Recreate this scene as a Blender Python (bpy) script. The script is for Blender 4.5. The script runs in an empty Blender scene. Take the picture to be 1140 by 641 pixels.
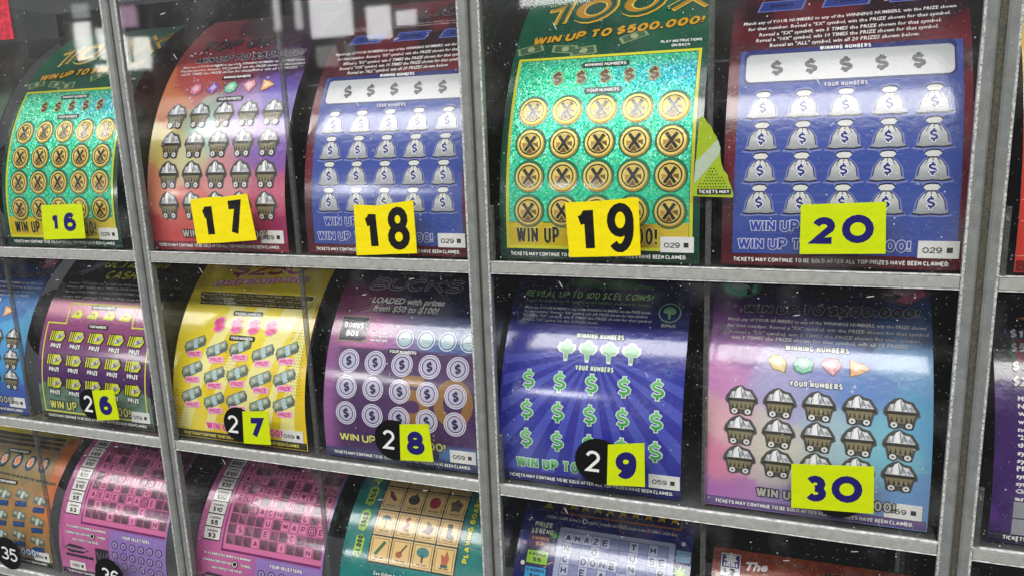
import bpy, math, random
from mathutils import Vector, Matrix
from mathutils.geometry import tessellate_polygon
IN = 0.0254
S = bpy.context.scene
C = S.collection
# ------------------------------------------------------------------ camera
cam = bpy.data.objects.new('camera', bpy.data.cameras.new('camera')); C.objects.link(cam); S.camera = cam
yaw, pit, rol = 0.3582270, -0.2088892, 0.0365287
M = Matrix.Rotation(yaw, 3, 'Z') @ Matrix.Rotation(pit, 3, 'X') @ Matrix.Rotation(rol, 3, 'Y')
rt, fw, up = M.col[0], M.col[1], M.col[2]
cam.matrix_world = Matrix(((rt.x, up.x, -fw.x, 14.9665*IN), (rt.y, up.y, -fw.y, -14.4323*IN), (rt.z, up.z, -fw.z, 2.6673*IN), (0, 0, 0, 1)))
cam.data.sensor_width = 36; cam.data.lens = 36*863.67/1140
cam.data.clip_start = 0.01; cam.data.clip_end = 50
# ------------------------------------------------------------------ light
S.view_settings.view_transform = 'Standard'; S.view_settings.look = 'None'
S.view_settings.exposure = 0; S.view_settings.gamma = 1
w = bpy.data.worlds.new('World'); S.world = w; w.use_nodes = True
w.node_tree.nodes['Background'].inputs[0].default_value = (0.93, 0.97, 1, 1)
w.node_tree.nodes['Background'].inputs[1].default_value = 0.12
def lamp(name, loc, target, sx, sy, radiance, col=(1, 1, 1)):
    l = bpy.data.lights.new(name, 'AREA'); l.shape = 'RECTANGLE'; l.size = sx*IN; l.size_y = sy*IN
    l.energy = radiance*math.pi*sx*sy*IN*IN; l.color = col
    o = bpy.data.objects.new(name, l); C.objects.link(o); o.location = Vector(loc)*IN
    d = (Vector(target)-Vector(loc)).normalized()
    z = -d; x = Vector((0, 0, 1)).cross(z).normalized(); y = z.cross(x)
    o.rotation_euler = Matrix((x, y, z)).transposed().to_euler()
    return o
lamp('ceiling_tube_and_fill_light', (11, -79, 90), (11, .9, .5), 300, 22, 12.5, (1, .985, .955))
lamp('ceiling_tube_and_fill_light', (11, -60, 125), (11, .9, .5), 300, 26, 3.5, (.96, .98, 1))  # added dim overhead fill; only the lamp above is a ceiling tube
# bright shop windows and a lit sign across the aisle (seen mirrored in the acrylic)
def far(name, x0, x1, z0, z1, rad, col=(1, 1, 1), rot=0):
    o = lamp(name, ((x0+x1)/2, -70, (z0+z1)/2), ((x0+x1)/2, 0, (z0+z1)/2), x1-x0, z1-z0, rad, col)
    return o
far('shop_window_light', -41.4, -35.6, 13.6, 19.5, 22); far('shop_window_light', -33.7, -30.5, 12.9, 16.6, 22)
far('shop_window_light', -29.8, -27.1, 14.2, 15.8, 20); far('shop_window_light', -46.7, -45.7, 14.8, 20, 12)
far('shop_window_light', -43.6, -42.6, 14.8, 20, 14); far('shop_window_light', -41, -38, 10.2, 12.6, 5)
far('shop_window_light', -46, -43, 10.6, 12.6, 3); far('shop_window_light', -14.5, -6.6, 15.0, 19, 22)
far('shop_window_light', -37, -35.6, 10.6, 12.8, 3)
W1 = (1, .99, .95)
for a in ((-79.6, -76.6, 13.2, 18.2), (-75.6, -73.6, 13.2, 17.2), (-72.3, -70.3, 12.2, 16), (-69.6, -66.6, 12.4, 15.6), (-76.6, -66.8, 11.5, 12.5)):
    far('lit_sign_light', *a, 22, W1)
far('lit_sign_light', -72.8, -68.2, 17, 19.6, 8, (1, .65, .9)); far('lit_sign_light', -72.8, -68.2, 20.4, 23, 8, (.75, .7, 1))
far('lit_sign_light', -79.4, -76.4, 18.8, 20.6, 7, (.8, .85, .85))

# dim coloured lamps added as stand-ins for unseen shelving, so the acrylic mirrors something
for a in ((-95, -84, 6, 14, .7, (.5, .45, .4)), (-83, -76, -4, 8, .5, (.7, .3, .3)), (-66, -52, 14, 24, .35, (.5, .5, .55)), (-60, -50, -2, 10, .5, (.4, .45, .4)), (-26, -18, 8, 20, .45, (.55, .5, .45)), (-5, 6, 2, 12, .4, (.5, .5, .5)), (12, 20, -2, 16, .35, (.55, .5, .5)), (24, 30, -10, 14, .4, (.45, .5, .55)), (-45, -30, -20, -8, .35, (.5, .45, .4))):
    far('added_reflection_light', *a)
# ------------------------------------------------------------------ colours and materials
def lin(c):
    c /= 255
    return c/12.92 if c <= .04045 else ((c+.055)/1.055)**2.4
def rgb(c): return (lin(c[0]), lin(c[1]), lin(c[2]), 1)
K = (18, 18, 20); WH = (240, 240, 236)
def nodes(name):
    m = bpy.data.materials.new(name); m.use_nodes = True
    nt = m.node_tree
    return m, nt, nt.nodes['Principled BSDF'], nt.nodes.new, nt.links.new
def coords(nt, new, link, scale, src='Object', sy=None):
    tc = new('ShaderNodeTexCoord'); mp = new('ShaderNodeMapping')
    link(tc.outputs[src], mp.inputs['Vector']); mp.inputs['Scale'].default_value = (scale, scale if sy is None else sy, scale)
    return mp.outputs['Vector']
def mk_print(name, rough, coat=.0, metal=0.0, spec=.5, wave=.12, ws=60):
    m, nt, b, new, link = nodes(name)
    a = new('ShaderNodeAttribute'); a.attribute_name = 'Col'
    n = new('ShaderNodeTexNoise'); link(coords(nt, new, link, 900), n.inputs['Vector']); n.inputs['Detail'].default_value = 2
    mr = new('ShaderNodeMapRange'); mr.inputs['To Min'].default_value = .9; mr.inputs['To Max'].default_value = 1.08
    link(n.outputs['Fac'], mr.inputs['Value'])
    v = new('ShaderNodeVectorMath'); v.operation = 'SCALE'; link(a.outputs['Color'], v.inputs[0]); link(mr.outputs[0], v.inputs['Scale'])
    link(v.outputs[0], b.inputs['Base Color'])
    n2 = new('ShaderNodeTexNoise'); link(coords(nt, new, link, ws), n2.inputs['Vector'])
    bp = new('ShaderNodeBump'); bp.inputs['Strength'].default_value = wave; bp.inputs['Distance'].default_value = .002
    link(n2.outputs['Fac'], bp.inputs['Height']); link(bp.outputs[0], b.inputs['Normal'])
    b.inputs['Roughness'].default_value = rough; b.inputs['Metallic'].default_value = metal
    b.inputs['Specular IOR Level'].default_value = spec
    b.inputs['Coat Weight'].default_value = coat; b.inputs['Coat IOR'].default_value = 1.6; b.inputs['Coat Roughness'].default_value = .1
    return m
M_PRINT = mk_print('glossy_ticket_print', .26, spec=.5, coat=.8)
M_GOLD = mk_print('metallic_gold_ink', .34, metal=.35)
M_STICK = mk_print('sticker_vinyl', .34, spec=.5, wave=.22, ws=26)
def mk_foil():
    m, nt, b, new, link = nodes('glitter_foil')
    a = new('ShaderNodeAttribute'); a.attribute_name = 'Col'
    vo = new('ShaderNodeTexVoronoi'); vo.inputs['Scale'].default_value = 1; link(coords(nt, new, link, 1650), vo.inputs['Vector'])
    sep = new('ShaderNodeSeparateColor'); link(vo.outputs['Color'], sep.inputs[0])
    cr = new('ShaderNodeValToRGB'); e = cr.color_ramp.elements
    e[0].color = rgb((0, 88, 66)); e[1].position = .95; e[1].color = rgb((225, 255, 235))
    for p, c in ((.25, (24, 206, 150)), (.5, (80, 242, 190)), (.7, (40, 150, 200)), (.82, (120, 250, 180))):
        x = e.new(p); x.color = rgb(c)
    link(sep.outputs[0], cr.inputs[0])
    mx = new('ShaderNodeMix'); mx.data_type = 'RGBA'; mx.inputs[0].default_value = .5
    link(a.outputs['Color'], mx.inputs[6]); link(cr.outputs[0], mx.inputs[7])
    link(mx.outputs[2], b.inputs['Base Color'])
    g = new('ShaderNodeNewGeometry'); s1 = new('ShaderNodeVectorMath'); s1.operation = 'SUBTRACT'
    link(vo.outputs['Color'], s1.inputs[0]); s1.inputs[1].default_value = (.5, .5, .5)
    s2 = new('ShaderNodeVectorMath'); s2.operation = 'SCALE'; s2.inputs['Scale'].default_value = .32; link(s1.outputs[0], s2.inputs[0])
    s3 = new('ShaderNodeVectorMath'); link(g.outputs['Normal'], s3.inputs[0]); link(s2.outputs[0], s3.inputs[1])
    s4 = new('ShaderNodeVectorMath'); s4.operation = 'NORMALIZE'; link(s3.outputs[0], s4.inputs[0]); link(s4.outputs[0], b.inputs['Normal'])
    b.inputs['Metallic'].default_value = .3; b.inputs['Roughness'].default_value = .26
    return m
M_FOIL = mk_foil()
def mk_frost(name, lo, hi, rough=.45, scale=50, alpha=1.0):
    m, nt, b, new, link = nodes(name)
    n = new('ShaderNodeTexNoise'); link(coords(nt, new, link, scale), n.inputs['Vector']); n.inputs['Detail'].default_value = 8; n.inputs['Roughness'].default_value = .7
    cr = new('ShaderNodeValToRGB'); e = cr.color_ramp.elements
    e[0].position = .36; e[0].color = rgb(lo); e[1].position = .62; e[1].color = rgb(hi)
    link(n.outputs['Fac'], cr.inputs[0])
    n3 = new('ShaderNodeTexNoise'); link(coords(nt, new, link, 420), n3.inputs['Vector']); n3.inputs['Detail'].default_value = 3
    c3 = new('ShaderNodeValToRGB'); c3.color_ramp.elements[0].position = .66; c3.color_ramp.elements[1].position = .74
    link(n3.outputs['Fac'], c3.inputs[0])
    mx = new('ShaderNodeMix'); mx.data_type = 'RGBA'; link(c3.outputs[0], mx.inputs[0]); link(cr.outputs[0], mx.inputs[6]); mx.inputs[7].default_value = rgb((215, 215, 210))
    link(mx.outputs[2], b.inputs['Base Color'])
    bp = new('ShaderNodeBump'); bp.inputs['Strength'].default_value = .15; bp.inputs['Distance'].default_value = .0006
    link(n.outputs['Fac'], bp.inputs['Height']); link(bp.outputs[0], b.inputs['Normal'])
    b.inputs['Roughness'].default_value = rough; b.inputs['Alpha'].default_value = alpha
    return m
M_LIP = mk_frost('frosted_acrylic_ledge', (164, 164, 159), (186, 186, 181), rough=.3, alpha=.86)
M_EDGE = mk_frost('frosted_acrylic_edge', (122, 124, 122), (144, 146, 143), rough=.3, scale=20, alpha=.9)
M_RIM = mk_frost('chipped_acrylic_edge', (100, 102, 102), (232, 234, 230), scale=220)  # filler strip added so the gap between bins looks reflective, not black
M_DIV = mk_frost('dusty_acrylic_divider', (70, 72, 70), (120, 122, 118), scale=90, alpha=.5)
def mk_plain(name, c, rough, scale=200):
    m, nt, b, new, link = nodes(name)
    n = new('ShaderNodeTexNoise'); link(coords(nt, new, link, scale), n.inputs['Vector']); n.inputs['Detail'].default_value = 4
    cr = new('ShaderNodeValToRGB'); e = cr.color_ramp.elements
    e[0].position = .3; e[0].color = rgb([x*.75 for x in c]); e[1].position = .7; e[1].color = rgb([min(255, x*1.2) for x in c])
    link(n.outputs['Fac'], cr.inputs[0]); link(cr.outputs[0], b.inputs['Base Color']); b.inputs['Roughness'].default_value = rough
    return m
M_BACK = mk_plain('black_back_panel', (26, 24, 22), .5)
M_SHELF = mk_frost('clear_acrylic_shelf', (120, 122, 120), (140, 142, 140), rough=.3, alpha=.3)
M_HILITE = mk_plain('acrylic_rim_highlight', (235, 236, 232), .2, 60)  # near-white colour stands in for the highlight on the lip's polished edges
M_GAP = mk_plain('brown_gap_filler', (92, 88, 78), .4)  # brown-grey tone stands in for reflections in the gap between bins
M_RAIL = mk_plain('grey_plastic_rail', (90, 92, 92), .35)
M_ROLL = mk_plain('rolled_ticket_paper', (30, 25, 24), .5, 900)
def mk_clear(name, dust, tint=.97):
    """clear acrylic: sharp reflection plus a film of dust specks and scratches"""
    m, nt, b, new, link = nodes(name); nt.nodes.remove(b); out = nt.nodes['Material Output']
    tr = new('ShaderNodeBsdfTransparent'); tr.inputs[0].default_value = (tint, tint, tint, 1)
    gl = new('ShaderNodeBsdfGlossy'); gl.inputs['Roughness'].default_value = .035
    fr = new('ShaderNodeFresnel'); fr.inputs['IOR'].default_value = 1.42
    gm = new('ShaderNodeNewGeometry'); inv = new('ShaderNodeMath'); inv.operation = 'SUBTRACT'; inv.inputs[0].default_value = 1; link(gm.outputs['Backfacing'], inv.inputs[1])
    fm = new('ShaderNodeMath'); fm.operation = 'MULTIPLY'; fm.use_clamp = True; link(fr.outputs[0], fm.inputs[0]); link(inv.outputs[0], fm.inputs[1])
    m1 = new('ShaderNodeMixShader'); link(fm.outputs[0], m1.inputs[0]); link(tr.outputs[0], m1.inputs[1]); link(gl.outputs[0], m1.inputs[2])
    if not dust:
        link(m1.outputs[0], out.inputs['Surface']); return m
    df = new('ShaderNodeBsdfDiffuse'); df.inputs[0].default_value = rgb((225, 228, 228))
    def math_(op, a, b_=None, clamp=False):
        n = new('ShaderNodeMath'); n.operation = op; n.use_clamp = clamp
        for i, x in enumerate((a, b_)):
            if x is None: continue
            if isinstance(x, (int, float)): n.inputs[i].default_value = x
            else: link(x, n.inputs[i])
        return n.outputs[0]
    P = coords(nt, new, link, 1)
    def vor(scale, thr, dens, stretch=None, rz=0):
        mp = new('ShaderNodeMapping'); link(P, mp.inputs['Vector']); mp.inputs['Rotation'].default_value = (0, rz, 0)
        m2 = new('ShaderNodeMapping'); link(mp.outputs[0], m2.inputs['Vector']); m2.inputs['Scale'].default_value = stretch or (1, 1, 1)
        v = new('ShaderNodeTexVoronoi'); v.inputs['Scale'].default_value = scale; link(m2.outputs[0], v.inputs['Vector'])
        sp = new('ShaderNodeSeparateColor'); link(v.outputs['Color'], sp.inputs[0])
        return math_('MULTIPLY', math_('LESS_THAN', v.outputs['Distance'], math_('MULTIPLY', sp.outputs[1], thr)), math_('LESS_THAN', sp.outputs[0], dens))
    nm = new('ShaderNodeTexNoise'); nm.inputs['Scale'].default_value = 14; nm.inputs['Detail'].default_value = 4; link(P, nm.inputs['Vector'])
    mr = new('ShaderNodeMapRange'); link(nm.outputs['Fac'], mr.inputs['Value']); mr.inputs['From Min'].default_value = .42; mr.inputs['From Max'].default_value = .7
    mr.inputs['To Min'].default_value = .2*dust; mr.inputs['To Max'].default_value = .75*dust
    s1 = vor(480, .17, math_('MULTIPLY', mr.outputs[0], .6)); s2 = vor(1100, .24, mr.outputs[0])
    c1 = vor(240, .08, .6, (1, 1, .16), .5); c2 = vor(220, .08, .6, (1, 1, .14), -.9); c3 = vor(230, .075, .55, (.15, 1, 1), .2)
    # patches where the scratches are dense
    ns = new('ShaderNodeTexNoise'); ns.inputs['Scale'].default_value = 11; link(P, ns.inputs['Vector'])
    pm = math_('GREATER_THAN', ns.outputs['Fac'], .54)
    # knocks and scratches gather low on the panel, above the shelf lip
    sx = new('ShaderNodeSeparateXYZ'); link(P, sx.inputs[0])
    lo = new('ShaderNodeMapRange'); link(sx.outputs[2], lo.inputs['Value']); lo.inputs['From Min'].default_value = .045; lo.inputs['From Max'].default_value = .004; lo.inputs['To Min'].default_value = 0; lo.inputs['To Max'].default_value = .24
    nl = new('ShaderNodeTexNoise'); nl.inputs['Scale'].default_value = 24; nl.inputs['Detail'].default_value = 3; link(P, nl.inputs['Vector'])
    pm = math_('MAXIMUM', pm, math_('GREATER_THAN', math_('ADD', nl.outputs['Fac'], lo.outputs[0]), .69))
    sm_ = new('ShaderNodeTexNoise'); sm_.inputs['Scale'].default_value = 30; sm_.inputs['Detail'].default_value = 6; link(P, sm_.inputs['Vector'])
    smr = new('ShaderNodeMapRange'); link(sm_.outputs['Fac'], smr.inputs['Value']); smr.inputs['From Min'].default_value = .5; smr.inputs['From Max'].default_value = .85; smr.inputs['To Max'].default_value = .09
    sc = math_('MULTIPLY', math_('MAXIMUM', c1, math_('MAXIMUM', c2, c3)), pm)
    allm = math_('MAXIMUM', math_('MAXIMUM', s1, math_('MULTIPLY', s2, .4)), math_('MULTIPLY', sc, .95))
    film = math_('ADD', math_('ADD', math_('MULTIPLY', allm, .6), smr.outputs[0]), .008*dust)
    film = math_('MULTIPLY', film, inv.outputs[0])
    m2 = new('ShaderNodeMixShader'); link(film, m2.inputs[0]); link(m1.outputs[0], m2.inputs[1]); link(df.outputs[0], m2.inputs[2])
    link(m2.outputs[0], out.inputs['Surface'])
    return m
M_CLEAR = mk_clear('clear_acrylic_wall', 0, .9)
M_PANE = mk_clear('dusty_clear_acrylic', 1.0)

# ------------------------------------------------------------------ basic objects
def empty(name, loc, label, cat, group=None):
    o = bpy.data.objects.new(name, None); C.objects.link(o); o.location = Vector(loc)*IN
    o.empty_display_size = .01; o['label'] = label; o['category'] = cat
    if group: o['group'] = group
    return o
def mesh_obj(name, verts, faces, mat, parent, cols=None, norms=None, label=None):
    """verts in inches, world axes; stored relative to the parent's location"""
    me = bpy.data.meshes.new(name); off = parent.location if parent else Vector((0, 0, 0))
    me.from_pydata([(v[0]*IN-off[0], v[1]*IN-off[1], v[2]*IN-off[2]) for v in verts], [], faces)
    if cols:
        ca = me.color_attributes.new('Col', 'FLOAT_COLOR', 'POINT')
        ca.data.foreach_set('color', [x for c in cols for x in c])
    me.materials.append(mat)
    if norms:
        me.shade_smooth(); me.normals_split_custom_set_from_vertices(norms)
    o = bpy.data.objects.new(name, me); C.objects.link(o); o.parent = parent
    if label: o['label'] = label
    return o
class MB:
    def __init__(s): s.v = []; s.f = []
    def box(s, x0, x1, y0, y1, z0, z1, b=.0):
        if b == 0:
            n = len(s.v); s.v += [(x, y, z) for z in (z0, z1) for y in (y0, y1) for x in (x0, x1)]
            s.f += [tuple(n+i for i in q) for q in ((0, 2, 3, 1), (4, 5, 7, 6), (0, 1, 5, 4), (2, 6, 7, 3), (0, 4, 6, 2), (1, 3, 7, 5))]
            return s
        # box with its four front (y0) edges bevelled
        n = len(s.v)
        s.v += [(x0, y1, z0), (x1, y1, z0), (x1, y1, z1), (x0, y1, z1), (x0, y0+b, z0), (x1, y0+b, z0), (x1, y0+b, z1), (x0, y0+b, z1),
                (x0+b, y0, z0+b), (x1-b, y0, z0+b), (x1-b, y0, z1-b), (x0+b, y0, z1-b)]
        s.f += [tuple(n+i for i in q) for q in ((0, 3, 2, 1), (8, 9, 10, 11), (0, 1, 5, 4), (1, 2, 6, 5), (2, 3, 7, 6), (3, 0, 4, 7),
                (4, 5, 9, 8), (5, 6, 10, 9), (6, 7, 11, 10), (7, 4, 8, 11))]
        return s
    def post(s, x0, x1, y0, y1, z0, z1, b):
        n = len(s.v); p = [(x0, y1), (x0, y0+b), (x0+b, y0), (x1-b, y0), (x1, y0+b), (x1, y1)]
        for z in (z0, z1): s.v += [(x, y, z) for x, y in p]
        s.f += [(n+i, n+(i+1) % 6, n+6+(i+1) % 6, n+6+i) for i in range(6)]+[tuple(n+5-i for i in range(6)), tuple(n+6+i for i in range(6))]
        return s
    def cyl(s, x0, x1, y, z, r, n=24):
        k = len(s.v)
        for i in range(n):
            a = 2*math.pi*i/n
            s.v += [(x0, y+r*math.cos(a), z+r*math.sin(a)), (x1, y+r*math.cos(a), z+r*math.sin(a))]
        s.f += [(k+2*i, k+2*i+1, k+(2*i+3) % (2*n), k+(2*i+2) % (2*n)) for i in range(n)]
        s.f += [tuple(k+2*i for i in range(n)), tuple(k+2*i+1 for i in reversed(range(n)))]
        return s
    def build(s, name, mat, parent, label=None): return mesh_obj(name, s.v, s.f, mat, parent, label=label)

# ------------------------------------------------------------------ text as triangles
_tc = {}
def text_tris(st, off=0.0, shear=0.0, res=2):
    k = (st, round(off, 3), shear, res)
    if k in _tc: return _tc[k]
    cu = bpy.data.curves.new('t', 'FONT'); cu.body = st; cu.offset = off; cu.shear = shear; cu.resolution_u = res
    o = bpy.data.objects.new('t', cu); C.objects.link(o)
    me = o.to_mesh(); me.calc_loop_triangles()
    v = [(p.co.x, p.co.y) for p in me.vertices]
    tr = []
    for t in me.loop_triangles:
        a, b, c = (v[i] for i in t.vertices)
        ar = (b[0]-a[0])*(c[1]-a[1])-(c[0]-a[0])*(b[1]-a[1])
        if abs(ar) < 1e-9: continue
        tr.append((a, b, c) if ar > 0 else (a, c, b))
    bb = (min(p[0] for p in v), max(p[0] for p in v), min(p[1] for p in v), max(p[1] for p in v)) if v else (0, 1, 0, 1)
    o.to_mesh_clear(); bpy.data.objects.remove(o); bpy.data.curves.remove(cu)
    _tc[k] = (tr, bb); return _tc[k]

# ------------------------------------------------------------------ a heavy lettering drawn with strokes
def arc(cx, cy, rx, ry, a0, a1, n=7):
    return [(cx+rx*math.cos(math.radians(a0+(a1-a0)*i/n)), cy+ry*math.sin(math.radians(a0+(a1-a0)*i/n))) for i in range(n+1)]
GL = {
 'A': (.66, [[(0, 0), (.3, 1)], [(.66, 0), (.36, 1)], [(.12, .28), (.54, .28)]]),
 'B': (.55, [[(0, 0), (0, 1)], [(.05, 1)]+arc(.3, .76, .22, .24, 90, -90, 6)+[(.05, .52)], [(.26, .52)]+arc(.3, .26, .25, .26, 90, -90, 6)+[(.05, 0)]]),
 'C': (.58, [arc(.3, .5, .3, .5, 48, 312, 10)]),
 'D': (.58, [[(0, 0), (0, 1)], [(.05, 1)]+arc(.22, .5, .36, .5, 90, -90, 9)+[(.05, 0)]]),
 'E': (.46, [[(.46, 1), (0, 1), (0, 0), (.46, 0)], [(0, .5), (.4, .5)]]),
 'F': (.46, [[(.46, 1), (0, 1), (0, 0)], [(0, .5), (.4, .5)]]),
 'G': (.6, [arc(.3, .5, .3, .5, 48, 330, 10)+[(.58, .46), (.32, .46)]]),
 'H': (.56, [[(0, 0), (0, 1)], [(.56, 0), (.56, 1)], [(0, .5), (.56, .5)]]),
 'I': (.0, [[(0, 0), (0, 1)]]),
 'J': (.42, [[(.42, 1), (.42, .25)]+arc(.2, .25, .22, .25, 0, -160, 5)]),
 'K': (.55, [[(0, 0), (0, 1)], [(.53, 1), (.03, .42)], [(.2, .6), (.56, 0)]]),
 'L': (.44, [[(0, 1), (0, 0), (.44, 0)]]),
 'M': (.74, [[(0, 0), (0, 1)], [(.04, .9), (.37, .25)], [(.7, .9), (.37, .25)], [(.74, 1), (.74, 0)]]),
 'N': (.56, [[(0, 0), (0, 1)], [(.03, .9), (.53, .1)], [(.56, 0), (.56, 1)]]),
 'O': (.64, [arc(.32, .5, .32, .5, 90, 450, 16)]),
 'P': (.52, [[(0, 0), (0, 1), (.28, 1)]+arc(.28, .72, .25, .28, 90, -90, 6)+[(0, .44)]]),
 'Q': (.64, [arc(.32, .5, .32, .5, 90, 450, 16), [(.4, .25), (.64, -.03)]]),
 'R': (.54, [[(0, 0), (0, 1), (.28, 1)]+arc(.28, .73, .25, .27, 90, -90, 6)+[(0, .46)], [(.26, .46), (.55, 0)]]),
 'S': (.54, [arc(.27, .745, .25, .255, 35, 250, 8)+arc(.27, .255, .27, .255, 78, -145, 8)]),
 'T': (.56, [[(0, 1), (.56, 1)], [(.28, 1), (.28, 0)]]),
 'U': (.56, [[(0, 1), (0, .28)]+arc(.28, .28, .28, .28, 180, 360, 7)+[(.56, 1)]]),
 'V': (.64, [[(0, 1), (.3, 0)], [(.64, 1), (.34, 0)]]),
 'W': (.9, [[(0, 1), (.2, 0)], [(.45, 1), (.24, 0)], [(.45, 1), (.66, 0)], [(.9, 1), (.7, 0)]]),
 'X': (.6, [[(0, 0), (.6, 1)], [(0, 1), (.6, 0)]]),
 'Y': (.6, [[(0, 1), (.3, .45), (.6, 1)], [(.3, .45), (.3, 0)]]),
 'Z': (.54, [[(0, 1), (.54, 1), (0, 0), (.54, 0)]]),
 '0': (.58, [arc(.29, .5, .29, .5, 90, 450, 16)]),
 '1': (.26, [[(.26, 1), (.26, 0)], [(-.02, .74), (.06, .76), (.15, .82), (.22, .93)]]),
 '2': (.52, [arc(.26, .72, .26, .28, 165, -30, 8)+[(.0, 0), (.54, 0)]]),
 '3': (.52, [arc(.25, .745, .24, .255, 150, -90, 8), arc(.25, .26, .27, .26, 92, -150, 9)]),
 '4': (.58, [[(.42, 0), (.42, 1), (0, .27), (.58, .27)]]),
 '5': (.52, [[(.48, 1), (.08, 1), (.04, .56)]+arc(.24, .32, .27, .32, 110, -145, 9)]),
 '6': (.54, [arc(.29, .5, .29, .5, 48, 178, 8)+[(.0, .31)], arc(.27, .31, .27, .31, 180, 540, 16)]),
 '7': (.52, [[(0, 1), (.52, 1), (.17, 0)]]),
 '8': (.54, [arc(.27, .76, .23, .24, 90, 450, 14), arc(.27, .26, .27, .26, 90, 450, 14)]),
 '9': (.54, [arc(.25, .5, .29, .5, 228, 358, 8)+[(.54, .69)], arc(.27, .69, .27, .31, 0, 360, 16)]),
 '$': (.5, [arc(.25, .72, .22, .21, 30, 250, 7)+arc(.25, .28, .24, .21, 75, -150, 7), [(.25, .98), (.25, 1.2)], [(.25, -.2), (.25, .02)]]),
 '!': (.0, [[(0, 1), (0, .34)], [(0, .14), (0, 0)]]),
 '.': (.0, [[(0, .1), (0, 0)]]), ',': (.05, [[(.05, .12), (0, -.12)]]), ':': (.0, [[(0, .1), (0, 0)], [(0, .7), (0, .6)]]),
 '-': (.3, [[(0, .45), (.3, .45)]]), '"': (.16, [[(0, 1), (0, .75)], [(.16, 1), (.16, .75)]]), '(': (.15, [arc(.2, .5, .2, .6, 120, 240, 5)]), ')': (.15, [arc(-.05, .5, .2, .6, 60, -60, 5)]),
 '\u00bb': (.5, [[(0, .85), (.22, .5), (0, .15)], [(.28, .85), (.5, .5), (.28, .15)]]), ' ': (.2, []),
}
def strip_mesh(pts, w, ext):
    """one polyline widened to w with mitred corners"""
    P = [pts[0]]
    for p in pts[1:]:
        if math.hypot(p[0]-P[-1][0], p[1]-P[-1][1]) > 1e-5: P.append(p)
    if len(P) < 2: return []
    closed = math.hypot(P[0][0]-P[-1][0], P[0][1]-P[-1][1]) < 1e-4 and len(P) > 4
    if closed: P = P[:-1]
    n = len(P)
    def dr(a, b): l = math.hypot(b[0]-a[0], b[1]-a[1]); return ((b[0]-a[0])/l, (b[1]-a[1])/l)
    if not closed:
        d = dr(P[0], P[1]); P[0] = (P[0][0]-d[0]*ext, P[0][1]-d[1]*ext)
        d = dr(P[-2], P[-1]); P[-1] = (P[-1][0]+d[0]*ext, P[-1][1]+d[1]*ext)
    Lf = []; Rg = []
    for i in range(n):
        a = P[i-1] if (i > 0 or closed) else None; b = P[(i+1) % n] if (i < n-1 or closed) else None
        d0 = dr(a, P[i]) if a else dr(P[i], b); d1 = dr(P[i], b) if b else d0
        mx, my = -(d0[1]+d1[1]), d0[0]+d1[0]; l = math.hypot(mx, my)
        if l < 1e-4: mx, my, l = -d0[1], d0[0], 1
        mx /= l; my /= l; c = mx*-d0[1]+my*d0[0]; k = w/2/max(c, .42)
        Lf.append((P[i][0]+mx*k, P[i][1]+my*k)); Rg.append((P[i][0]-mx*k, P[i][1]-my*k))
    out = []
    for i in range(n if closed else n-1):
        j = (i+1) % n
        for t in ((Rg[i], Rg[j], Lf[j]), (Rg[i], Lf[j], Lf[i])):
            ar = (t[1][0]-t[0][0])*(t[2][1]-t[0][1])-(t[2][0]-t[0][0])*(t[1][1]-t[0][1])
            if abs(ar) < 1e-10: continue
            out.append(t if ar > 0 else (t[0], t[2], t[1]))
    return out
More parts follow.
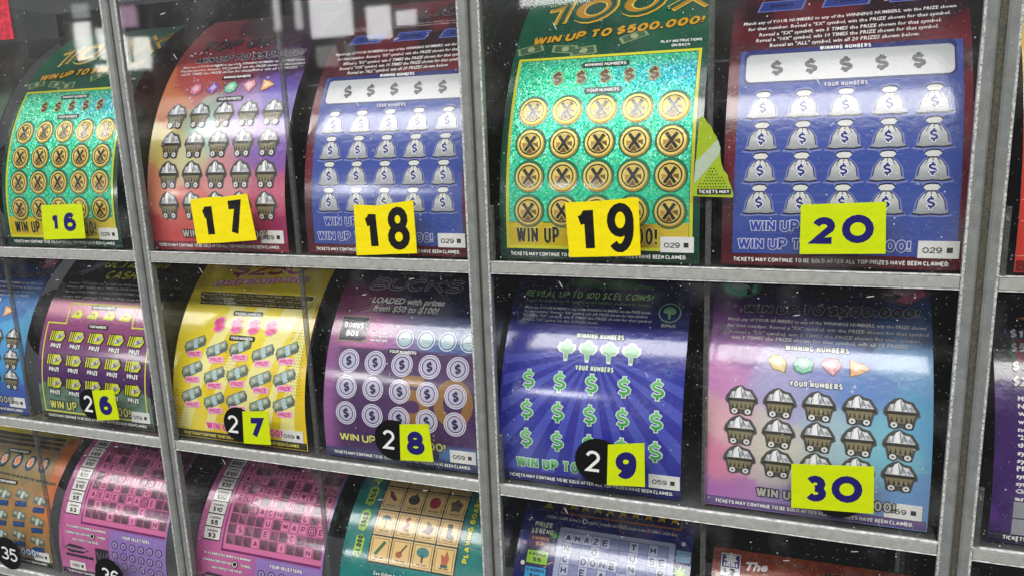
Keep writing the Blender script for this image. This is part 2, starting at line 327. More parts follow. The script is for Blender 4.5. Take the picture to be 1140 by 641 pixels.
# ------------------------------------------------------------------ printed sheets
class Art:
    """flat artwork in paper inches (u across, s up), later laid on a surface"""
    def __init__(s): s.parts = {}; s.part = 'lettering'; s.mat = M_PRINT
    def tri(s, tris, col, L):
        s.parts.setdefault((s.part, s.mat), []).append((tris, col, L))
    def poly(s, pts, col, L=1):
        ar = sum(pts[i][0]*pts[(i+1) % len(pts)][1]-pts[(i+1) % len(pts)][0]*pts[i][1] for i in range(len(pts)))
        if ar < 0: pts = pts[::-1]
        t = tessellate_polygon([[Vector((p[0], p[1], 0)) for p in pts]])
        out = []
        for a, b, c in t:
            A, B, D = pts[a], pts[b], pts[c]
            if (B[0]-A[0])*(D[1]-A[1])-(D[0]-A[0])*(B[1]-A[1]) < 0: B, D = D, B
            out.append((A, B, D))
        s.tri(out, col, L)
    def rect(s, u0, u1, s0, s1, col, L=1, skew=0): s.poly([(u0, s0), (u1, s0), (u1+skew, s1), (u0+skew, s1)], col, L)
    def rrect(s, u0, u1, s0, s1, r, col, L=1, rot=0):
        p = []
        for cx, cy, a0 in ((u1-r, s0+r, -90), (u1-r, s1-r, 0), (u0+r, s1-r, 90), (u0+r, s0+r, 180)):
            for k in range(5):
                a = math.radians(a0+k*22.5); p.append((cx+r*math.cos(a), cy+r*math.sin(a)))
        s.poly(s.rotp(p, (u0+u1)/2, (s0+s1)/2, rot), col, L)
    def frame(s, u0, u1, s0, s1, w, col, L=1):
        s.rect(u0, u1, s0, s0+w, col, L); s.rect(u0, u1, s1-w, s1, col, L); s.rect(u0, u0+w, s0+w, s1-w, col, L); s.rect(u1-w, u1, s0+w, s1-w, col, L)
    def ell(s, cx, cy, rx, ry, col, L=1, n=22): s.poly([(cx+rx*math.cos(2*math.pi*i/n), cy+ry*math.sin(2*math.pi*i/n)) for i in range(n)], col, L)
    def ring(s, cx, cy, r0, r1, col, L=1, n=22):
        t = []
        for i in range(n):
            a, b = 2*math.pi*i/n, 2*math.pi*(i+1)/n
            p = [(cx+r*math.cos(x), cy+r*math.sin(x)) for r, x in ((r0, a), (r1, a), (r1, b), (r0, b))]
            t += [(p[0], p[1], p[2]), (p[0], p[2], p[3])]
        s.tri(t, col, L)
    def line(s, pts, w, col, L=1):
        for (a, b) in zip(pts, pts[1:]):
            dx, dy = b[0]-a[0], b[1]-a[1]; l = math.hypot(dx, dy) or 1; nx, ny = -dy/l*w/2, dx/l*w/2
            s.poly([(a[0]-nx, a[1]-ny), (b[0]-nx, b[1]-ny), (b[0]+nx, b[1]+ny), (a[0]+nx, a[1]+ny)], col, L)
    def star(s, cx, cy, r, col, L=1, n=5, k=.42):
        s.poly([(cx+(r if i % 2 == 0 else r*k)*math.sin(math.pi*i/n), cy+(r if i % 2 == 0 else r*k)*math.cos(math.pi*i/n)) for i in range(2*n)], col, L)
    def rotp(s, p, cx, cy, deg):
        if not deg: return p
        a = math.radians(deg); c, d = math.cos(a), math.sin(a)
        return [(cx+(x-cx)*c-(y-cy)*d, cy+(x-cx)*d+(y-cy)*c) for x, y in p]
    def text(s, st, u, t0, h, w=None, col=WH, bold=0.0, ital=0.0, rot=0, al='C', out=None, ow=.05, L=2, res=2, grad=None):
        """h = height of a capital; w = total width (None: natural)"""
        if all(ch in GL for ch in st):
            t = h*(.165+2.7*bold); n_ = sum(1 for ch in st if ch != ' '); sg = sum(GL[ch][0] for ch in st if ch != ' ')
            nsp = st.count(' '); gp = .075*h+(ow*h*.5 if out else 0)
            kx = hc = h-t
            if w and sg > 0:
                for _k in range(12):
                    kx = (w-n_*t-(n_-1+nsp)*gp-nsp*.2*h)/sg
                    if kx > .5*(h-t): break
                    t *= .93; gp *= .95
                kx = max(kx, .15*h); hc = h-t
            x = t/2; items = []
            for ch in st:
                if ch == ' ': x += gp+.2*h; continue
                gw, pl = GL[ch]
                for q in pl: items.append([(x+a*kx, b*hc+t/2) for a, b in q])
                x += gw*kx+t+gp
            W_ = x-gp-t/2
            ox = u-(W_/2 if al == 'C' else (0 if al == 'L' else W_)); a_ = math.radians(rot); c_, d_ = math.cos(a_), math.sin(a_)
            def tf2(p):
                X = ox+p[0]+ital*(p[1]-h/2)-u; Y = p[1]-h/2
                return (u+X*c_-Y*d_, s0+X*d_+Y*c_)
        else: items = None
        if items is not None:
            s0 = t0
            if out:
                for q in items: s.tri([tuple(tf2(p) for p in z) for z in strip_mesh(q, t+ow*h*1.5, ow*h*.75)], out, L-1)
            for q in items: s.tri([tuple(tf2(p) for p in z) for z in strip_mesh(q, t, 0)], col, L)
            return
        t = t0
        _, bb = text_tris(st, 0, ital, res)
        ky = h/.70; kx = (w/(bb[1]-bb[0])) if w else ky
        ox = u - (bb[0]+bb[1])/2*kx if al == 'C' else (u-bb[0]*kx if al == 'L' else u-bb[1]*kx)
        a = math.radians(rot); c, d = math.cos(a), math.sin(a)
        def tf(p):
            x = ox+p[0]*kx-u; y = (p[1]-.35)*ky
            return (u+x*c-y*d, t+x*d+y*c)
        if out:
            tr, _b = text_tris(st, min(ow, .06), ital, res); s.tri([tuple(tf(p) for p in q) for q in tr], out, L-1)
        tr, _b = text_tris(st, bold, ital, res)
        s.tri([tuple(tf(p) for p in q) for q in tr], col, L)

class Paper:
    """strip that stands upright for a inches and then bends back on radius R"""
    def __init__(s, X0, zb, a, R, smax, y0=.3, width=4.0):
        s.X0, s.zb, s.a, s.R, s.y0, s.w = X0, zb, a, R, y0, width; s.smax = smax
        s.kn = [0, a]; 
        while s.kn[-1] < smax: s.kn.append(s.kn[-1]+.14)
        s.kn[0] = -.2
    def exact(s, t):
        if t <= s.a: return s.y0, s.zb+t, 0.0
        th = (t-s.a)/s.R
        if th > 1.3:
            e = (th-1.3)*s.R; th = 1.3
        else: e = 0
        return s.y0+s.R*(1-math.cos(th))+e*math.sin(th), s.zb+s.a+s.R*math.sin(th)+e*math.cos(th), th
    def pos(s, u, t, off):
        kn = s.kn; i = 0 if t <= s.a else min(len(kn)-2, 1+int((t-s.a)/.14))
        a, b = kn[i], kn[i+1]; f = (t-a)/(b-a)
        ya, za, _ = s.exact(a); yb, zb, _ = s.exact(b); _, _, th = s.exact(t)
        n = (0, -math.cos(th), math.sin(th))
        return (s.X0+u, ya+(yb-ya)*f+n[1]*off, za+(zb-za)*f+n[2]*off), n
class Flat:
    """a flat card given by its bottom-left corner, axes and facing the viewer"""
    kn = None
    def __init__(s, x, y, z, rot=0): s.x, s.y, s.z = x, y, z; a = math.radians(rot); s.c, s.d = math.cos(a), math.sin(a)
    def pos(s, u, t, off): return (s.x+u*s.c-t*s.d, s.y-off, s.z+u*s.d+t*s.c), (0, -1, 0)
def clip(poly, lo, hi):
    for v, sg in ((lo, 1), (hi, -1)):
        o = []
        for i in range(len(poly)):
            a, b = poly[i], poly[(i+1) % len(poly)]
            da, db = (a[1]-v)*sg, (b[1]-v)*sg
            if da >= 0: o.append(a)
            if (da >= 0) != (db >= 0):
                f = da/(da-db); o.append((a[0]+(b[0]-a[0])*f, v))
        poly = o
        if len(poly) < 3: return None
    return poly
STEP = .0035
def lay(art, surf, parent, umin=0, umax=4, labels={}):
    for (part, mat), items in art.parts.items():
        V = []; F = []; Cc = []; N = []
        for ii, (tris, col, L) in enumerate(items):
            L = L+(ii % 9)*.09
            fn = col if callable(col) else None
            base = None if fn else rgb(col)
            for t in tris:
                lo = min(p[1] for p in t); hi = max(p[1] for p in t)
                if surf.kn:
                    if max(p[0] for p in t) < umin or min(p[0] for p in t) > umax or lo > surf.smax: continue
                    kn = surf.kn
                    bands = [(a, b) for a, b in zip(kn, kn[1:]) if a < hi-1e-6 and b > lo+1e-6]
                    pcs = [clip(list(t), a, b) for a, b in bands] if len(bands) > 1 else [list(t)]
                else: pcs = [list(t)]
                for p in pcs:
                    if not p: continue
                    n = len(V)
                    for q in p:
                        uu = min(max(q[0], umin), umax) if surf.kn else q[0]
                        P, nn = surf.pos(uu, q[1], L*STEP); V.append(P); N.append(nn)
                        Cc.append(rgb(fn(q[0], q[1])) if fn else base)
                    F.append(tuple(range(n, n+len(p))))
        if V: mesh_obj(part, V, F, mat, parent, Cc, N, labels.get(part))
def base_sheet(surf, parent, colfn, width=4.0, du=.08, back=(225, 222, 215), name='sheet'):
    """the paper itself: printed front, plain back, real thickness"""
    ts = [0.0, surf.a*.25, surf.a*.5, surf.a*.75]
    for k in surf.kn[1:]: ts += [k, k+.07]
    ts = [t for t in ts if t <= surf.smax]; nu = int(width/du)
    V = []; F = []; Cc = []; N = []; nt = len(ts)
    for t in ts:
        for i in range(nu+1):
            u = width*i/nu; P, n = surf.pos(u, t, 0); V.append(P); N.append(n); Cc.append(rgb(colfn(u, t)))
    W_ = nu+1
    for j in range(nt-1):
        for i in range(nu): a = j*W_+i; F.append((a, a+1, a+W_+1, a+W_))
    bk = rgb(back); n0 = len(V)
    for t in ts:
        for u in (0, width):
            P, n = surf.pos(u, t, -.014); V.append(P); N.append((0, -n[1], -n[2])); Cc.append(bk)
    for j in range(nt-1): a = n0+2*j; F.append((a, a+2, a+3, a+1))
    def strip(pa, pb, nr):
        m = len(V)
        for P in pa+pb: V.append(P); N.append(nr); Cc.append(bk)
        k = len(pa)
        for i in range(k-1): F.append((m+i, m+i+1, m+k+i+1, m+k+i))
    for u, nr in ((0, (-1, 0, 0)), (width, (1, 0, 0))):
        strip([surf.pos(u, t, 0)[0] for t in ts], [surf.pos(u, t, -.014)[0] for t in ts], nr)
    for t in (ts[0], ts[-1]):
        strip([surf.pos(u, t, 0)[0] for u in (0, width)], [surf.pos(u, t, -.014)[0] for u in (0, width)], (0, 0, -1 if t == ts[0] else 1))
    return mesh_obj(name, V, F, M_PRINT, parent, Cc, N)

# ------------------------------------------------------------------ colour fields
def mix(a, b, f): f = min(max(f, 0), 1); return tuple(a[i]+(b[i]-a[i])*f for i in range(3))
def sm(a, b, x): f = min(max((x-a)/(b-a), 0), 1); return f*f*(3-2*f)
def hsh(*k):
    x = math.sin(sum(v*q for v, q in zip(k, (127.1, 311.7, 74.7))))*43758.5453
    return x-math.floor(x)
def vn(x, y, k=0):
    i, j = math.floor(x), math.floor(y); f, g = x-i, y-j; f = f*f*(3-2*f); g = g*g*(3-2*g)
    h = lambda a, b: hsh(a, b, k)
    return (h(i, j)*(1-f)+h(i+1, j)*f)*(1-g)+(h(i, j+1)*(1-f)+h(i+1, j+1)*f)*g
def seeds(lst, soft=.55, pale=0):
    def f(u, s):
        tot = 0; acc = [0, 0, 0]; bd = 9; bc = None
        for (a, b, c) in lst:
            d = abs(u-a+.35*(s-b))+abs(s-b-.3*(u-a))*.9; w_ = 1/(d**3+.02)
            tot += w_
            for i in range(3): acc[i] += c[i]*w_
            if d < bd: bd = d; bc = c
        r = tuple(acc[i]/tot for i in range(3))
        return mix(mix(bc, r, soft), (215, 200, 215), pale*sm(4.6, 3.4, s))
    return f

# ------------------------------------------------------------------ printed pieces shared by the tickets
def cy(x): return x
def five(n, a, b): return [a+(b-a)*i/(n-1) for i in range(n)]
def footer(A, col=K, tcol=WH):
    A.part = 'footer_band'; A.rect(0.02, 3.98, 0.015, .2, col, 1)
    A.part = 'footer_lettering'
    A.text('TICKETS MAY CONTINUE TO BE SOLD AFTER ALL TOP PRIZES HAVE BEEN CLAIMED.', .22, .108, .078, 3.55, tcol, .02, al='L', L=3, res=1)
def stock(A, num):
    A.part = 'stock_number_box'; A.rect(3.27, 3.9, .2, .5, (238, 238, 232), 3)
    A.text(num, 3.49, .34, .1, .3, (60, 60, 62), .0, L=4); A.rect(3.71, 3.8, .3, .39, (50, 50, 55), 4)
def small(A, st, u, s, w, bg=K, tc=WH, h=.075):
    if bg: A.rrect(u-w/2-.06, u+w/2+.06, s-.07, s+.07, .05, bg, 2)
    A.text(st, u, s, h, w, tc, .015, L=4, res=1)
RULES = ['Match any of YOUR NUMBERS to any of the WINNING NUMBERS, win the PRIZE shown',
         'for that number. Reveal a "5X" symbol, win the PRIZE shown for that symbol.',
         'Reveal a "5X" symbol, win 5 TIMES the PRIZE shown for that symbol.',
         'Reveal a "10X" symbol, win 10 TIMES the PRIZE shown for that symbol.',
         'Reveal an "ALL" symbol, win all 20 PRIZES shown below.']
def rules(A, ys, lines, u0, u1, h, col=WH, tilt=0):
    A.part = 'rules_lettering'
    for y, l, a, b in zip(ys, lines, u0, u1):
        A.text(l, (a+b)/2, y, h, b-a, col, .012, ital=.15, rot=tilt, L=3, res=1)
def g(v, k): return lambda u, s: mix(v, k, .5)
def vgrad(lo, hi, s0, s1): return lambda u, s: mix(lo, hi, (s-s0)/(s1-s0))

def coin(A, x, y):
    A.part = 'play_symbols'; A.mat = M_PRINT
    A.ell(x+.01, y, .33, .335, (20, 110, 80), 2)
    A.mat = M_GOLD
    A.ell(x+.012, y-.02, .285, .285, (176, 138, 40), 3); A.ell(x, y, .275, .275, (236, 212, 112), 4)
    A.mat = M_PRINT
    A.ring(x, y, .205, .232, (45, 35, 22), 5, 24)
    A.poly([(x-.16, y+.02), (x-.03, y), (x-.15, y-.1)], (190, 140, 60), 5); A.poly([(x+.16, y+.03), (x+.03, y), (x+.17, y-.08)], (120, 80, 35), 5)
    A.poly([(x-.07, y+.19), (x+.06, y+.19), (x, y+.05)], (225, 195, 90), 5); A.poly([(x-.08, y-.19), (x+.06, y-.19), (x, y-.06)], (120, 75, 35), 5)
    A.text('X', x, y, .36, .27, (35, 28, 24), .005, L=8, out=(232, 208, 110), ow=.05)
def bag(A, x, y, dim=(185, 188, 180)):
    A.part = 'play_symbols'
    body = [(-.36, -.27), (-.29, -.2), (-.25, -.02), (-.16, .1), (-.06, .15), (-.17, .24), (-.12, .29), (0, .31), (.12, .3), (.18, .25), (.07, .15), (.17, .1), (.26, -.02), (.29, -.2), (.37, -.26), (.2, -.285), (0, -.275), (-.2, -.29)]
    body = [(a*.82, b*.93) for a, b in body]
    A.poly([(x+a*1.14, y+b*1.13) for a, b in body], (120, 130, 196), 2)
    A.poly([(x+a, y+b) for a, b in body], (30, 32, 48), 3)
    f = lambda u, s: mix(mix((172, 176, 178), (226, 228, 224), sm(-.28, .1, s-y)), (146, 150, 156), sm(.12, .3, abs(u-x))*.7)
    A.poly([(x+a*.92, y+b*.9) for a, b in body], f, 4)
    for a in (-.05, 0, .05): A.line([(x+a*1.2, y+.14), (x+a*2.4, y+.02)], .012, (70, 72, 80), 5)
    A.line([(x-.075, y+.145), (x+.075, y+.145)], .022, (50, 50, 60), 5)
    A.text('$', x, y-.05, .19, .14, (38, 42, 130), .005, L=7, out=(240, 240, 245), ow=.12)
def cart(A, x, y, k=1.0, v=1.0):
    A.part = 'play_symbols'
    T_ = lambda pts: [(x+a*k, y+b*v) for a, b in pts]
    o = [(-.31, .1), (-.22, .25), (-.13, .33), (-.02, .37), (.08, .3), (.2, .27), (.31, .07), (.33, -.05), (.26, -.1), (.21, -.35), (.1, -.37), (0, -.33), (-.12, -.37), (-.22, -.33), (-.26, -.1), (-.33, -.02)]
    A.poly(T_(o), (84, 82, 78), 2)
    rk = [(-.25, .04), (-.2, .19), (-.12, .21), (-.09, .28), (-.02, .33), (.04, .24), (.16, .22), (.26, .04)]
    A.poly(T_(rk), (228, 230, 232), 3)
    A.poly(T_([(-.09, .28), (-.02, .33), (.0, .05), (-.1, .05)]), (250, 250, 250), 4)
    A.poly(T_([(.04, .24), (.1, .13), (.02, .05), (-.0, .12)]), (165, 168, 172), 4); A.poly(T_([(.16, .22), (.25, .06), (.14, .06)]), (190, 193, 197), 4)
    A.poly(T_([(-.25, .05), (-.2, .18), (-.17, .06)]), (175, 178, 182), 4)
    for a, b, c, d in ((-.13, .2, -.15, .06), (-.02, .3, .01, .06), (.05, .23, .12, .06), (.12, .14, .2, .1)): A.line(T_([(a, b), (c, d)]), .012, (90, 92, 96), 5)
    A.rect(x-.28*k, x+.28*k, y-.03*v, y+.045*v, (58, 54, 44), 5)
    A.poly(T_([(-.24, -.03), (.24, -.03), (.18, -.22), (-.18, -.22)]), (136, 128, 98), 5)
    for i in range(5):
        a = -.17+i*.085; A.poly(T_([(a-.022, -.19), (a+.022, -.19), (a, -.06)]), (58, 50, 34), 6)
    for a in (-.13, .13):
        A.ell(x+a*k, y-.27*v, .085*k, .085*v, (50, 48, 46), 5, 14); A.ell(x+a*k, y-.27*v, .062*k, .065*v, (225, 225, 222), 6, 14); A.ell(x+a*k, y-.27*v, .022*k, .022*v, (70, 70, 70), 7, 8)
def gem(A, x, y, kind, k=1.0):
    A.part = 'winning_symbols'
    sh = {0: ([(-.16, .06), (-.08, .16), (.08, .14), (.17, .02), (.14, -.16), (-.06, -.1)], (240, 215, 130)),
          1: ([(-.17, 0), (-.1, .12), (.06, .15), (.17, .05), (.14, -.1), (0, -.16), (-.13, -.11)], (120, 205, 165)),
          2: ([(-.17, .05), (-.06, .15), (.12, .15), (.18, .02), (.05, -.16), (-.08, -.06)], (235, 160, 170)),
          3: ([(-.14, .15), (.05, .1), (.19, 0), (.02, -.1), (-.13, -.15)], (245, 180, 110)),
          4: ([(-.03, .18), (.17, .02), (.02, -.16), (-.18, -.04)], (150, 100, 190)),
          5: ([(-.16, .05), (-.05, .17), (.12, .12), (.17, -.06), (.02, -.16), (-.15, -.1)], (225, 120, 150))}[kind]
    p, c = sh
    A.poly([(x+a*k*1.18, y+b*k*1.18) for a, b in p], mix(c, (60, 50, 60), .55), 2); A.poly([(x+a*k, y+b*k) for a, b in p], c, 3)
    A.poly([(x+a*k*.55, y+b*k*.55+.01) for a, b in p], mix(c, (255, 255, 255), .55), 4)
    for a, b in p[::2]: A.line([(x+a*k*.5, y+b*k*.5), (x+a*k, y+b*k)], .012, mix(c, (255, 255, 255), .7), 5)
def dollar(A, x, y, h, w, col, out, ow=.05, bold=.03, L=4, rot=0, part='winning_symbols', ital=0):
    A.part = part; A.text('$', x, y, h, w, col, bold, ital, rot, out=out, ow=ow, L=L)
def bundle(A, x, y, prize=True, tone=(158, 172, 150), tag=(228, 50, 140), tagc=(255, 188, 222), r=24, k=1.0):
    A.part = 'play_symbols'
    R_ = lambda p: A.rotp([(x+a*k, y+b*k) for a, b in p], x, y, r)
    A.poly(R_([(-.3, -.1), (.24, -.1), (.3, .0), (.27, .14), (-.25, .16), (-.32, .05)]), (92, 112, 108), 2)
    A.poly(R_([(-.28, -.08), (.23, -.08), (.23, -.01), (-.29, -.01)]), mix(tone, (60, 80, 80), .4), 3)
    for i in range(3): A.line(R_([(-.28, -.065+.022*i), (.23, -.065+.022*i)]), .007, (60, 72, 72), 4)
    A.poly(R_([(-.29, -.01), (.23, -.01), (.27, .12), (-.24, .14)]), tone, 3)
    A.poly(R_([(-.06, -.085), (.06, -.085), (.06, -.01), (.09, .13), (-.03, .135), (-.06, -.01)]), (186, 212, 214), 5)
    A.poly(A.rotp([(x-.17*k+.05*k*math.cos(t), y+.06*k+.035*k*math.sin(t)) for t in [i*.7 for i in range(9)]], x, y, r), mix(tone, (255, 255, 230), .45), 4)
    A.poly(A.rotp([(x+.17*k+.05*k*math.cos(t), y+.06*k+.035*k*math.sin(t)) for t in [i*.7 for i in range(9)]], x, y, r), mix(tone, (255, 255, 230), .45), 4)
    if prize:
        A.part = 'prize_lettering'; A.rrect(x-.23, x+.23, y-.32, y-.16, .03, tagc, 3, 4); A.text('PRIZE', x+.0, y-.24, .1, .38, tag, .0, .25, 4, L=5)

NUMS = 'WINNING NUMBERS'; YN = 'YOUR NUMBERS'
# ------------------------------------------------------------------ ticket designs
def t_green(A):
    A.part = 'foil_panel'; A.mat = M_FOIL
    n = 10
    for j in range(20):
        for i in range(n):
            u0, u1 = .2+3.6*i/n, .2+3.6*(i+1)/n; s0, s1 = .74+3.44*j/20, .74+3.44*(j+1)/20
            A.poly([(u0, s0), (u1, s0), (u1, s1), (u0, s1)], lambda u, s: mix(mix((20, 215, 150), (10, 140, 205), sm(3.0, 3.7, s)*sm(1, 3.6, u)), (0, 160, 90), sm(3.8, 4.2, s)), 1)  # blue band painted in where light tints the upper foil
    A.mat = M_PRINT; A.part = 'border'
    A.frame(.14, 3.87, .22, 4.25, .06, (215, 215, 40), 2)
    A.part = 'prize_band'; A.mat = M_GOLD
    for i in range(12): A.rect(.2+3.6*i/12, .2+3.6*(i+1)/12, .26, .76, lambda u, s: mix(mix((235, 205, 30), (150, 90, 20), sm(1.3, 2.0, u)), (240, 215, 70), sm(2.6, 3.4, u)), 1)
    A.mat = M_PRINT; A.part = 'prize_lettering'
    A.text('WIN UP TO $500,000!', .36, .5, .33, 2.85, (25, 25, 22), -.005, al='L', out=(250, 235, 110), ow=.035, L=4)
    for y in (.98, 1.66, 2.32, 3.0):
        for x in five(5, .62, 3.43): coin(A, x, y)
    for x in five(5, 1.05, 3.0):
        A.mat = M_PRINT; A.part = 'winning_symbols'; A.text('$', x, 3.72, .27, .22, (60, 40, 25), .02, out=(210, 175, 60), ow=.09, L=4)
    A.part = 'lettering'; small(A, NUMS, 2.0, 4.0, .85, (20, 60, 45)); small(A, YN, 2.02, 3.4, .65, (20, 60, 45))
    A.part = 'title_lettering'; A.mat = M_GOLD
    A.text('WIN UP TO $500,000!', .36, 4.72, .24, 3.5, (225, 170, 40), .03, .25, 5, al='L', out=(60, 40, 10), ow=.07, L=4)
    A.text('100X', 2.25, 5.75, .95, 3.6, (190, 140, 40), .02, .2, 5, out=(235, 200, 80), ow=.05, L=4)
    A.mat = M_PRINT; A.text('100X', 2.25, 5.77, .95, 3.6, (10, 75, 50), -.02, .2, 5, L=6)
    A.part = 'lettering'; A.text('PLAY INSTRUCTIONS', 3.45, 4.47, .07, .8, WH, .01, L=3, res=1); A.text('ON BACK', 3.45, 4.36, .07, .36, WH, .01, L=3, res=1)
    A.part = 'banknote_picture'
    for x, y, r in ((.35, 4.5, 12), (1.1, 4.45, -8), (2.5, 4.68, 22), (1.5, 4.38, 5)):
        p = A.rotp([(x-.28, y-.1), (x+.28, y-.1), (x+.24, y+.12), (x-.3, y+.1)], x, y, r); A.poly(p, (130, 150, 105), 1); A.poly([(x+(a-x)*.8, y+(b-y)*.75) for a, b in p], (60, 95, 65), 2); A.ell(x, y, .08, .07, (150, 165, 120), 3, 12)
    stock(A, '029'); footer(A, (8, 50, 34))
def b_green(u, s): return mix((8, 88, 58), (6, 60, 44), vn(u*2, s*2))

def t_bag(A):
    A.part = 'play_panel'
    for j in range(28):
        A.rect(.2, 3.86, .22+3.86*j/28, .22+3.86*(j+1)/28, lambda u, s: mix((58, 80, 162), (104, 100, 178), .55*(math.cos((s-2.35)*math.pi/.29)*.5+.5)*sm(.1, .6, u)*sm(3.9, 3.3, u)), 1)
    A.rrect(.27, 3.77, 3.36, 4.1, .12, (30, 40, 110), 2)
    A.part = 'winning_numbers_box'
    A.rrect(.31, 3.73, 3.4, 3.99, .1, lambda u, s: mix((225, 226, 224), (185, 187, 190), sm(3.4, 3.99, s)), 3)
    for x in five(5, .85, 3.18): A.text('$', x, 3.68, .29, .23, (66, 66, 70), .02, L=5)
    A.part = 'lettering'; A.text(NUMS, 2.0, 4.06, .085, .85, WH, .02, L=4, out=(30, 38, 100), ow=.14, res=1); A.text(YN, 2.02, 3.29, .085, .72, (205, 205, 225), .02, L=4, out=(50, 55, 120), ow=.14, res=1)
    for y in (1.2, 1.77, 2.34, 2.93):
        for x in five(5, .64, 3.42): bag(A, x, y)
    A.part = 'prize_lettering'
    A.text('WIN UP TO', .5, .73, .2, 1.25, (60, 75, 175), .01, al='L', out=(205, 210, 225), ow=.1, L=4)
    A.text('WIN UP TO $1,000,000!', .3, .4, .2, 2.85, (60, 75, 175), .01, al='L', out=(205, 210, 225), ow=.1, L=4)
    rules(A, (4.82, 4.66, 4.5, 4.36, 4.22), RULES, (.2, .3, .5, .45, .7), (3.8, 3.7, 3.55, 3.5, 3.2), .082, tilt=1.2)
    A.part = 'bonus_box'
    for x in (.85, 2.0, 3.15):
        A.rect(x-.42, x+.4, 5.08, 5.4, (105, 110, 170), 2, .08); A.rect(x-.38, x+.37, 5.11, 5.37, (34, 52, 125), 3, .07); A.text('BONUS', x+.03, 5.24, .1, .42, (20, 26, 60), .02, L=4, ital=.2)
    A.part = 'title_lettering'
    for i, y in enumerate((5.62, 5.72)): A.text(RULES[i], 2, y, .055, 3.4, (190, 170, 170), .0, L=3, res=1)
    A.text('MILLION', 2.1, 6.2, .5, 3.0, (52, 40, 42), .02, .2, L=3, out=(120, 110, 112), ow=.04)
    stock(A, '029'); footer(A, (88, 16, 30))
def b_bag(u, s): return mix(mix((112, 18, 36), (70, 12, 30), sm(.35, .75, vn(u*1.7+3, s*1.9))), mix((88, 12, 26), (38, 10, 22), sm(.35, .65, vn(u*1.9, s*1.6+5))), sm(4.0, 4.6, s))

SEED17 = [(0.2, .3, (205, 52, 50)), (2, .3, (185, 45, 62)), (3.8, .5, (150, 30, 80)), (.2, 1.5, (232, 140, 100)), (.2, 2.6, (228, 208, 100)), (.3, 3.5, (222, 130, 70)), (1.6, 3.0, (150, 198, 178)), (1.1, 2.2, (205, 205, 150)),
          (2.3, 1.6, (214, 140, 140)), (3.5, 2.4, (120, 80, 175)), (3.6, 3.6, (106, 84, 190)), (1.0, 4.3, (180, 66, 62)), (1.2, 5.3, (90, 24, 34)), (2, 4.9, (104, 26, 40)), (3.3, 5.0, (60, 26, 64)), (3.7, 5.6, (40, 20, 44)), (2.2, 6.2, (34, 16, 24)), (2.6, 3.3, (160, 130, 190)), (3.7, 1.3, (200, 80, 110)), (1.5, 1.0, (215, 90, 80))]  # upper seeds darkened to paint in the dust and reflections over the top
SEED30 = [(.1, .25, (165, 80, 175)), (2, .25, (120, 90, 185)), (3.9, .3, (70, 140, 205)), (.1, 1.0, (226, 110, 150)), (.2, 1.8, (236, 170, 175)), (1.3, 1.3, (212, 214, 180)), (2.4, 1.6, (150, 200, 205)), (3.3, 1.6, (90, 190, 205)),
          (3.9, 2.0, (60, 165, 215)), (.25, 2.6, (215, 120, 195)), (1.3, 2.6, (160, 160, 215)), (2.1, 2.9, (110, 130, 205)), (2.8, 2.6, (60, 120, 200)), (3.7, 3.1, (85, 165, 225)), (.5, 3.3, (120, 40, 140)), (1.2, 4.0, (45, 20, 90)), (2.6, 4.2, (20, 24, 70)), (3.7, 4.0, (24, 70, 135)), (2, 5, (30, 20, 60)), (.4, 4.8, (60, 20, 80))]
SEED25 = [(0, 1, (60, 130, 200)), (2, 2, (80, 150, 210)), (3.8, .4, (60, 90, 180)), (3.6, 1.6, (70, 160, 220)), (3.9, 2.6, (110, 190, 235)), (3.5, 3.3, (60, 130, 205)), (3, 4.2, (30, 60, 130)), (1, 4.6, (25, 30, 90)), (3.6, 5, (90, 40, 110))]
def t_gem(amount, rows, gemrow, ynum, wnum, titles, gx, num, kinds, ys_rules):
    def f(A):
        for y in rows:
            for x in five(5, .66, 3.48): cart(A, x, y, .95, .93 if len(rows) == 4 else .8)
        for x, k in zip(gx, kinds): gem(A, x, gemrow, k)
        A.part = 'lettering'
        if len(rows) == 4: small(A, YN, 2.13, ynum, .66, (40, 30, 40)); small(A, NUMS, 2.13, wnum, .8, (60, 20, 30))
        else:
            A.text(YN, 2.0, ynum, .11, .95, WH, .03, L=4, out=(30, 30, 60), ow=.1); A.text(NUMS, 2.0, wnum, .11, 1.15, WH, .03, L=4, out=(30, 30, 60), ow=.1)
        A.part = 'prize_lettering'
        A.text('WIN UP TO '+amount, 1.0, .4, .2, 2.45, (190, 188, 180), .01, al='L', out=(35, 32, 32), ow=.12, L=4)
        A.part = 'title_lettering'
        A.text('WIN UP TO '+amount, 2.2, titles[0], .22, 3.2, (60, 58, 66) if len(rows) == 3 else (40, 30, 34), .04, .2, 1, out=(196, 196, 206), ow=.06, L=4)
        A.text('TOP GEMS', 2.0, titles[1], .42, 3.0, (40, 36, 46), .03, .1, 1, out=(96, 80, 100) if len(rows) == 3 else (100, 34, 50), ow=.03, L=4)
        rules(A, ys_rules, RULES[:len(ys_rules)-1]+['win 5 TIMES the PRIZE shown for that symbol, win all 15 PRIZES.'], (.3, .3, .35, .4), (3.9, 3.95, 3.8, 3.6), .07, tilt=0)
        if len(rows) == 3:
            gem(A, .5, titles[1]+.1, 1, 2.2); gem(A, 3.55, titles[1]+.1, 5, 2.2)
        A.part = 'star_sparkle'
        rd = random.Random(4)
        for _ in range(70):
            x, y = rd.uniform(.1, 3.9), rd.uniform(max(rows)+.2, 5.3); A.star(x, y, rd.choice((.02, .03, .05)), (225, 215, 240), 1, 4, .25)
        stock(A, num); footer(A, mix(f.base(2, .1), (30, 10, 30), .35) if hasattr(f, 'base') else K)
    return f

